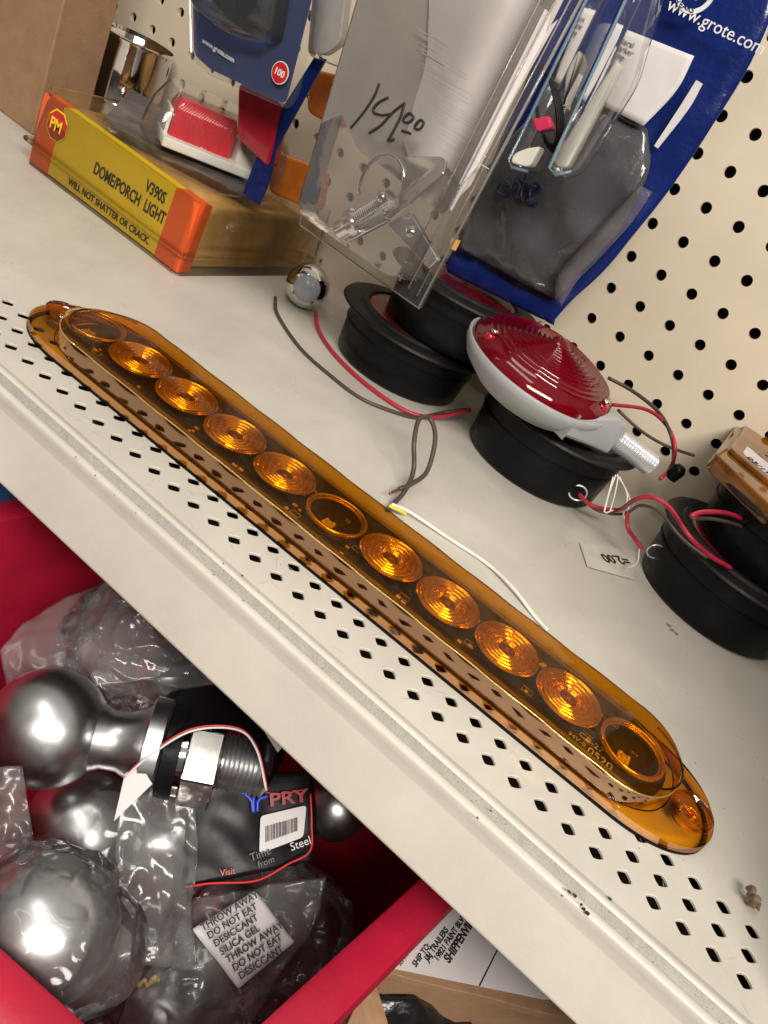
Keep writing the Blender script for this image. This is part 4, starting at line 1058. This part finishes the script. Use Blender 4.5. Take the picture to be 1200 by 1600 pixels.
def bagshell(label, c, r, stretch, seed, mat=None, amp=.22):
    bm = bmesh.new(); bmesh.ops.create_icosphere(bm, subdivisions=6, radius=1)
    st = V(stretch)
    for v in bm.verts:
        n = v.co.normalized(); s = n * 1.7 + V((seed, seed, seed))
        k = r * (1.06 + max(0, n.dot(st.normalized())) ** 3 * st.length)
        wv = 1 - abs(noise.noise(s * 1.3)) * 1.6
        w2 = 1 - abs(noise.noise(s * 3.1 + V((4, 1, 2)))) * 1.8
        v.co = c + n * (k + amp * (max(wv, 0) ** 2 * .8 + max(w2, 0) ** 4 * .15))
    o = obj('plastic_bag', bm, mat or m_bag, smooth=True); tag(o, label, 'plastic bag', 'clear bags round the hitch balls')
    return o


bagshell('crinkled clear bag round the middle hitch ball', B2 + V((1.2, 0, 0)), r2 * 1.05, a1.normalized() * .5, 3)
bagshell('tight crinkled clear bag round the near corner hitch ball', B3, r3, (.35, .2, -.2), 8, amp=.3)
bagshell('clear film bag puffed over the back of the pile under the rail', pd(215, 1020, 45), 3.4, (.4, .3, .1), 15, amp=.6)
bagshell('clear film bag round the dull ball at the bottom of the view', B7, 70 / FPX * D7, (.1, .4, .5), 21, amp=.9)
bagshell('foggy clear bag round the silica gel packet', pd(390, 1455, 49), 3.6, (.3, .2, .1), 27, mat=m_bagfog, amp=.8)


def film(label, L, Rr, seed, mat=None, crease=.4, cs=.4):
    o = obj('plastic_bag', patch(L, Rr, 40, 36, .02, .2, crease, cs, seed), mat or m_bag, smooth=True); tag(o, label, 'plastic bag', 'clear bags round the hitch balls')


film('wide sheet of creased clear film hanging over the back of the bin', [pd(0, 1020, 44), pd(60, 960, 45), pd(170, 905, 46), pd(215, 910, 46)], [pd(20, 1120, 42), pd(130, 1080, 43), pd(260, 1060, 43), pd(310, 1040, 45)], 31, mat=m_bagfog)
film('tangled clear film over the left edge of the pile', [pd(-10, 1200, 38), pd(-10, 1300, 38), pd(-10, 1400, 37)], [pd(35, 1200, 38), pd(50, 1290, 38), pd(60, 1370, 38)], 37, mat=m_bagfog, crease=.5, cs=.6)
film('creased clear film lying between the middle ball and the black card', [pd(190, 1240, 41), pd(180, 1330, 41), pd(190, 1420, 41), pd(180, 1500, 41)], [pd(300, 1240, 41.5), pd(310, 1330, 42), pd(300, 1420, 42), pd(310, 1520, 42)], 41, crease=.45, cs=.5)
film('clear film spread over the silica gel packet and lower right of the pile', [pd(300, 1400, 43), pd(260, 1480, 42), pd(200, 1560, 41), pd(170, 1640, 41)], [pd(510, 1370, 44), pd(490, 1450, 44), pd(440, 1520, 44), pd(390, 1610, 44)], 47, crease=.5, cs=.4)

# ---- black hang tags
tg1 = thing('black_hang_tag', 'folded black card with a red outline and white underside over the threaded shank', 'hang tag', pd(330, 1120, 38), group='black hang tags on the hitch balls')
L1 = [pd(195, 1215, 38.6), pd(235, 1180, 38.2), pd(300, 1142, 38.0), pd(370, 1140, 38.2), pd(400, 1170, 38.6), pd(416, 1235, 39)]
R1 = [pd(262, 1085, 42), pd(270, 1080, 42), pd(295, 1073, 42), pd(360, 1075, 42), pd(430, 1135, 42), pd(446, 1180, 42)]
obj('black_card', patch(L1, R1, 30, 14, .03, 0, .0), m_blackcard, tg1, smooth=True)
up_ = (CAMC - L1[2]).normalized()
obj('white_card_edge', tube([p + up_ * .03 for p in L1], .055, 6), m_paper, tg1, smooth=True)
obj('red_outline', tube([p.lerp(q, .045) + up_ * .10 for p, q in zip(L1, R1)], .04, 6), m_redink, tg1, smooth=True)
obj('white_flap', prism([pd(195, 1210, 38.6), pd(178, 1283, 38.3), pd(238, 1225, 38.4), pd(216, 1190, 38.6)], -up_ * .04), m_paper, tg1)
blb = [pd(395, 1118, 40.2), pd(432, 1175, 40.2), pd(443, 1163, 40.6), pd(415, 1120, 40.8)]
obj('barcode_label', prism([p + up_ * .6 for p in blb], -up_ * .02), m_paper, tg1)
tg2 = thing('black_hang_tag', 'flat black card with red outline, blue emblem and barcode label below the shank', 'hang tag', pd(400, 1300, 43), group='black hang tags on the hitch balls')
D = 42.5
L2 = [pd(300, 1215, D), pd(290, 1290, D), pd(283, 1390, D)]
R2 = [pd(488, 1205, D + 1.5), pd(494, 1280, D + 1.5), pd(490, 1345, D + 1.5)]
obj('black_card', patch(L2, R2, 20, 20, .03, .1, .25, .3, 2), m_blackcard, tg2, smooth=True)


def ont(px, py, lift=.5): return pd(px, py, D + 1.5 * (px - 290) / 200 - lift)


u2 = (CAMC - ont(400, 1300)).normalized()
obj('red_outline', tube([ont(290, 1386), ont(330, 1380), ont(400, 1376), ont(450, 1350), ont(484, 1330), ont(487, 1290), ont(485, 1240)], .06, 6), m_redink, tg2, smooth=True)
obj('red_outline', tube([ont(388, 1228), ont(430, 1240), ont(480, 1233)], .04, 6), m_redink, tg2, smooth=True)
obj('barcode_label', prism(rnd([ont(407, 1275), ont(405, 1334), ont(474, 1308), ont(479, 1258)], .2), u2 * -.02), m_paper, tg2)
bm = bmesh.new()
x = 0.0
while x < 1:
    wv = random.choice([.012, .02, .03])
    p = [ont(415 + 50 * a, (1291 - 14 * a) if b == 0 else (1316 - 18 * a), .56) for a, b in ((x, 0), (x + wv, 0), (x + wv, 1), (x, 1))]
    prism(p, u2 * .01, bm); x += wv + random.choice([.012, .025])
obj('barcode', bm, m_ink, tg2)
tX = (ont(470, 1255) - ont(420, 1262)).normalized(); tY = (ont(420, 1240) - ont(424, 1262)).normalized()
text('print', 'PRY', ont(421, 1260, .6), tX, tY, .85, pbr('dim_red_ink', (.30, .01, .02), .4), tg2, sx=1.35, bold=.02)
text('print', 'Steel', ont(455, 1330, .6), tX + tY * .2, tY, .55, m_paper, tg2)
text('print', 'Time', ont(392, 1346, .6), tX + tY * .2, tY, .50, m_inkgrey, tg2)
text('print', 'from', ont(404, 1356, .6), tX + tY * .2, tY, .42, m_inkgrey, tg2)
text('print', 'Visit', ont(344, 1369, .6), tX, tY, .40, m_redink, tg2)
for pts in (((378, 1238), (392, 1250), (395, 1268)), ((396, 1244), (396, 1270)), ((418, 1244), (404, 1250), (402, 1268))):
    obj('blue_emblem', tube([ont(a, b, .6) for a, b in pts], .10, 6), m_blueink, tg2, smooth=True)
# ---- silica gel packet
sg = thing('silica_gel_packet', 'white desiccant packet with black warning print inside the foggy bag', 'packet', pd(385, 1460, 43))
DS = 42.0
Q = [(300, 1452), (372, 1545), (460, 1472), (398, 1392)]
SL = [pd(300, 1452, DS), pd(340, 1502, DS), pd(372, 1545, DS)]; SR = [pd(398, 1392, DS + .8), pd(430, 1432, DS + .8), pd(460, 1472, DS + .8)]
obj('packet', patch(SL, SR, 14, 18, .1, .35, .12, .6, 6), m_paper, sg, smooth=True)
su = (CAMC - SL[0]).normalized()
gx = (SR[0] - SL[0]).normalized(); gy = -(SL[2] - SL[0]).normalized()
for k, s in enumerate(('THROW AWAY', 'DO NOT EAT', 'DESICCANT', 'SILICA GEL', 'THROW AWAY', 'DO NOT EAT', 'DESICCANT')):
    text('print', s, SL[0].lerp(SL[2], .10 + k * .135) + su * .62 + gx * .3, gx, gy, .43, m_ink, sg, sx=.95, bold=.008)
tw = obj('twine_knot', tube([pd(215, 1542, 41), pd(225, 1532, 40.8), pd(232, 1540, 41), pd(240, 1527, 40.8), pd(248, 1532, 41), pd(236, 1528, 40.7)], .12, 6, rf=lambda t: .7 + .4 * math.sin(t * 22) ** 2), pbr('tan_twine', (.45, .33, .16), .9), smooth=True); tag(tw, 'small knot of tan twine on the film at the bottom of the pile', 'twine')

# ---- cardboard box with shipping label under the rail
ZC = -14.0
cbx = thing('shipping_carton', 'open brown carton with a white shipping label on its flap right of the red bin', 'carton', pz(720, 1540, ZC))
flap = [(560, 1518), (640, 1380), (760, 1330), (960, 1560), (900, 1595), (760, 1560), (650, 1535)]
fp = [pz(a, b, ZC) for a, b in ((585, 1512), (665, 1400), (760, 1330), (1000, 1580), (870, 1588), (820, 1575), (760, 1558), (700, 1545), (640, 1530))]
obj('flap', prism(fp, (0, 0, -.5)), m_cardboard, cbx, bevel=.05)
lp = [pz(a, b, ZC + .03) for a, b in ((588, 1508), (668, 1395), (745, 1340), (960, 1560), (850, 1562))]
obj('shipping_label', prism(lp, (0, 0, .02)), m_paper, cbx)
lx = (pz(700, 1440, ZC) - pz(648, 1518, ZC)).normalized(); ly = V((0, 0, 1)).cross(lx)
for s, q, sz, b in (('PJ TRAILERS', (598, 1502), .26, 0), ('(903) 785-6879', (605, 1504), .26, 0), ('PJ TRAILERS', (612, 1506), .26, 0), ('1807 FARM ROAD 2352', (619, 1508), .26, 0), ('SUMNER  TX  75486-4000', (626, 1510), .26, 0), ('SHIP TO:', (650, 1512), .40, .01), ('J&J TRAILERS', (669, 1503), .42, .012), ('19821 PAINT BLVD', (684, 1503), .42, .012), ('SHIPPENVILLE', (702, 1506), .58, .02)):
    text('label_print', s, pz(q[0], q[1], ZC + .06), lx, ly, sz, m_ink, cbx, bold=b)
a, b = pz(748, 1540, ZC + .06), pz(778, 1480, ZC + .06)
obj('label_rule', prism([a, b, b + V((.07, 0, 0)), a + V((.07, 0, 0))], (0, 0, .01)), m_ink, cbx)
obj('torn_flap', patch([pz(570, 1520, ZC - .5), pz(560, 1560, ZC - 1), pz(520, 1650, ZC - 2)], [pz(585, 1525, ZC - .4), pz(600, 1580, ZC - 1), pz(625, 1640, ZC - 2)], 16, 12, .3, 0, .6, .8, 3), m_cardboard, cbx, smooth=True)
wall_ = [pz(a, b, ZC - .55) for a, b in ((600, 1520), (760, 1562), (1000, 1600))]
obj('box_wall', prism([wall_[0], wall_[2], wall_[2] + V((0, .5, 0)), wall_[0] + V((0, .5, 0))], (0, 0, -14)), m_cardboard, cbx)
t = obj('black_poly_sack', patch([pz(570, 1540, -17), pz(560, 1620, -17), pz(560, 1700, -17)], [pz(960, 1590, -19), pz(960, 1660, -19), pz(960, 1740, -19)], 20, 24, .3, .5, 1.6, .35, 6), pbr('black_film', (.012, .012, .013), .25, bump=.6, bscale=80), smooth=True); tag(t, 'crumpled black plastic showing inside the opened carton at the bottom', 'sack')
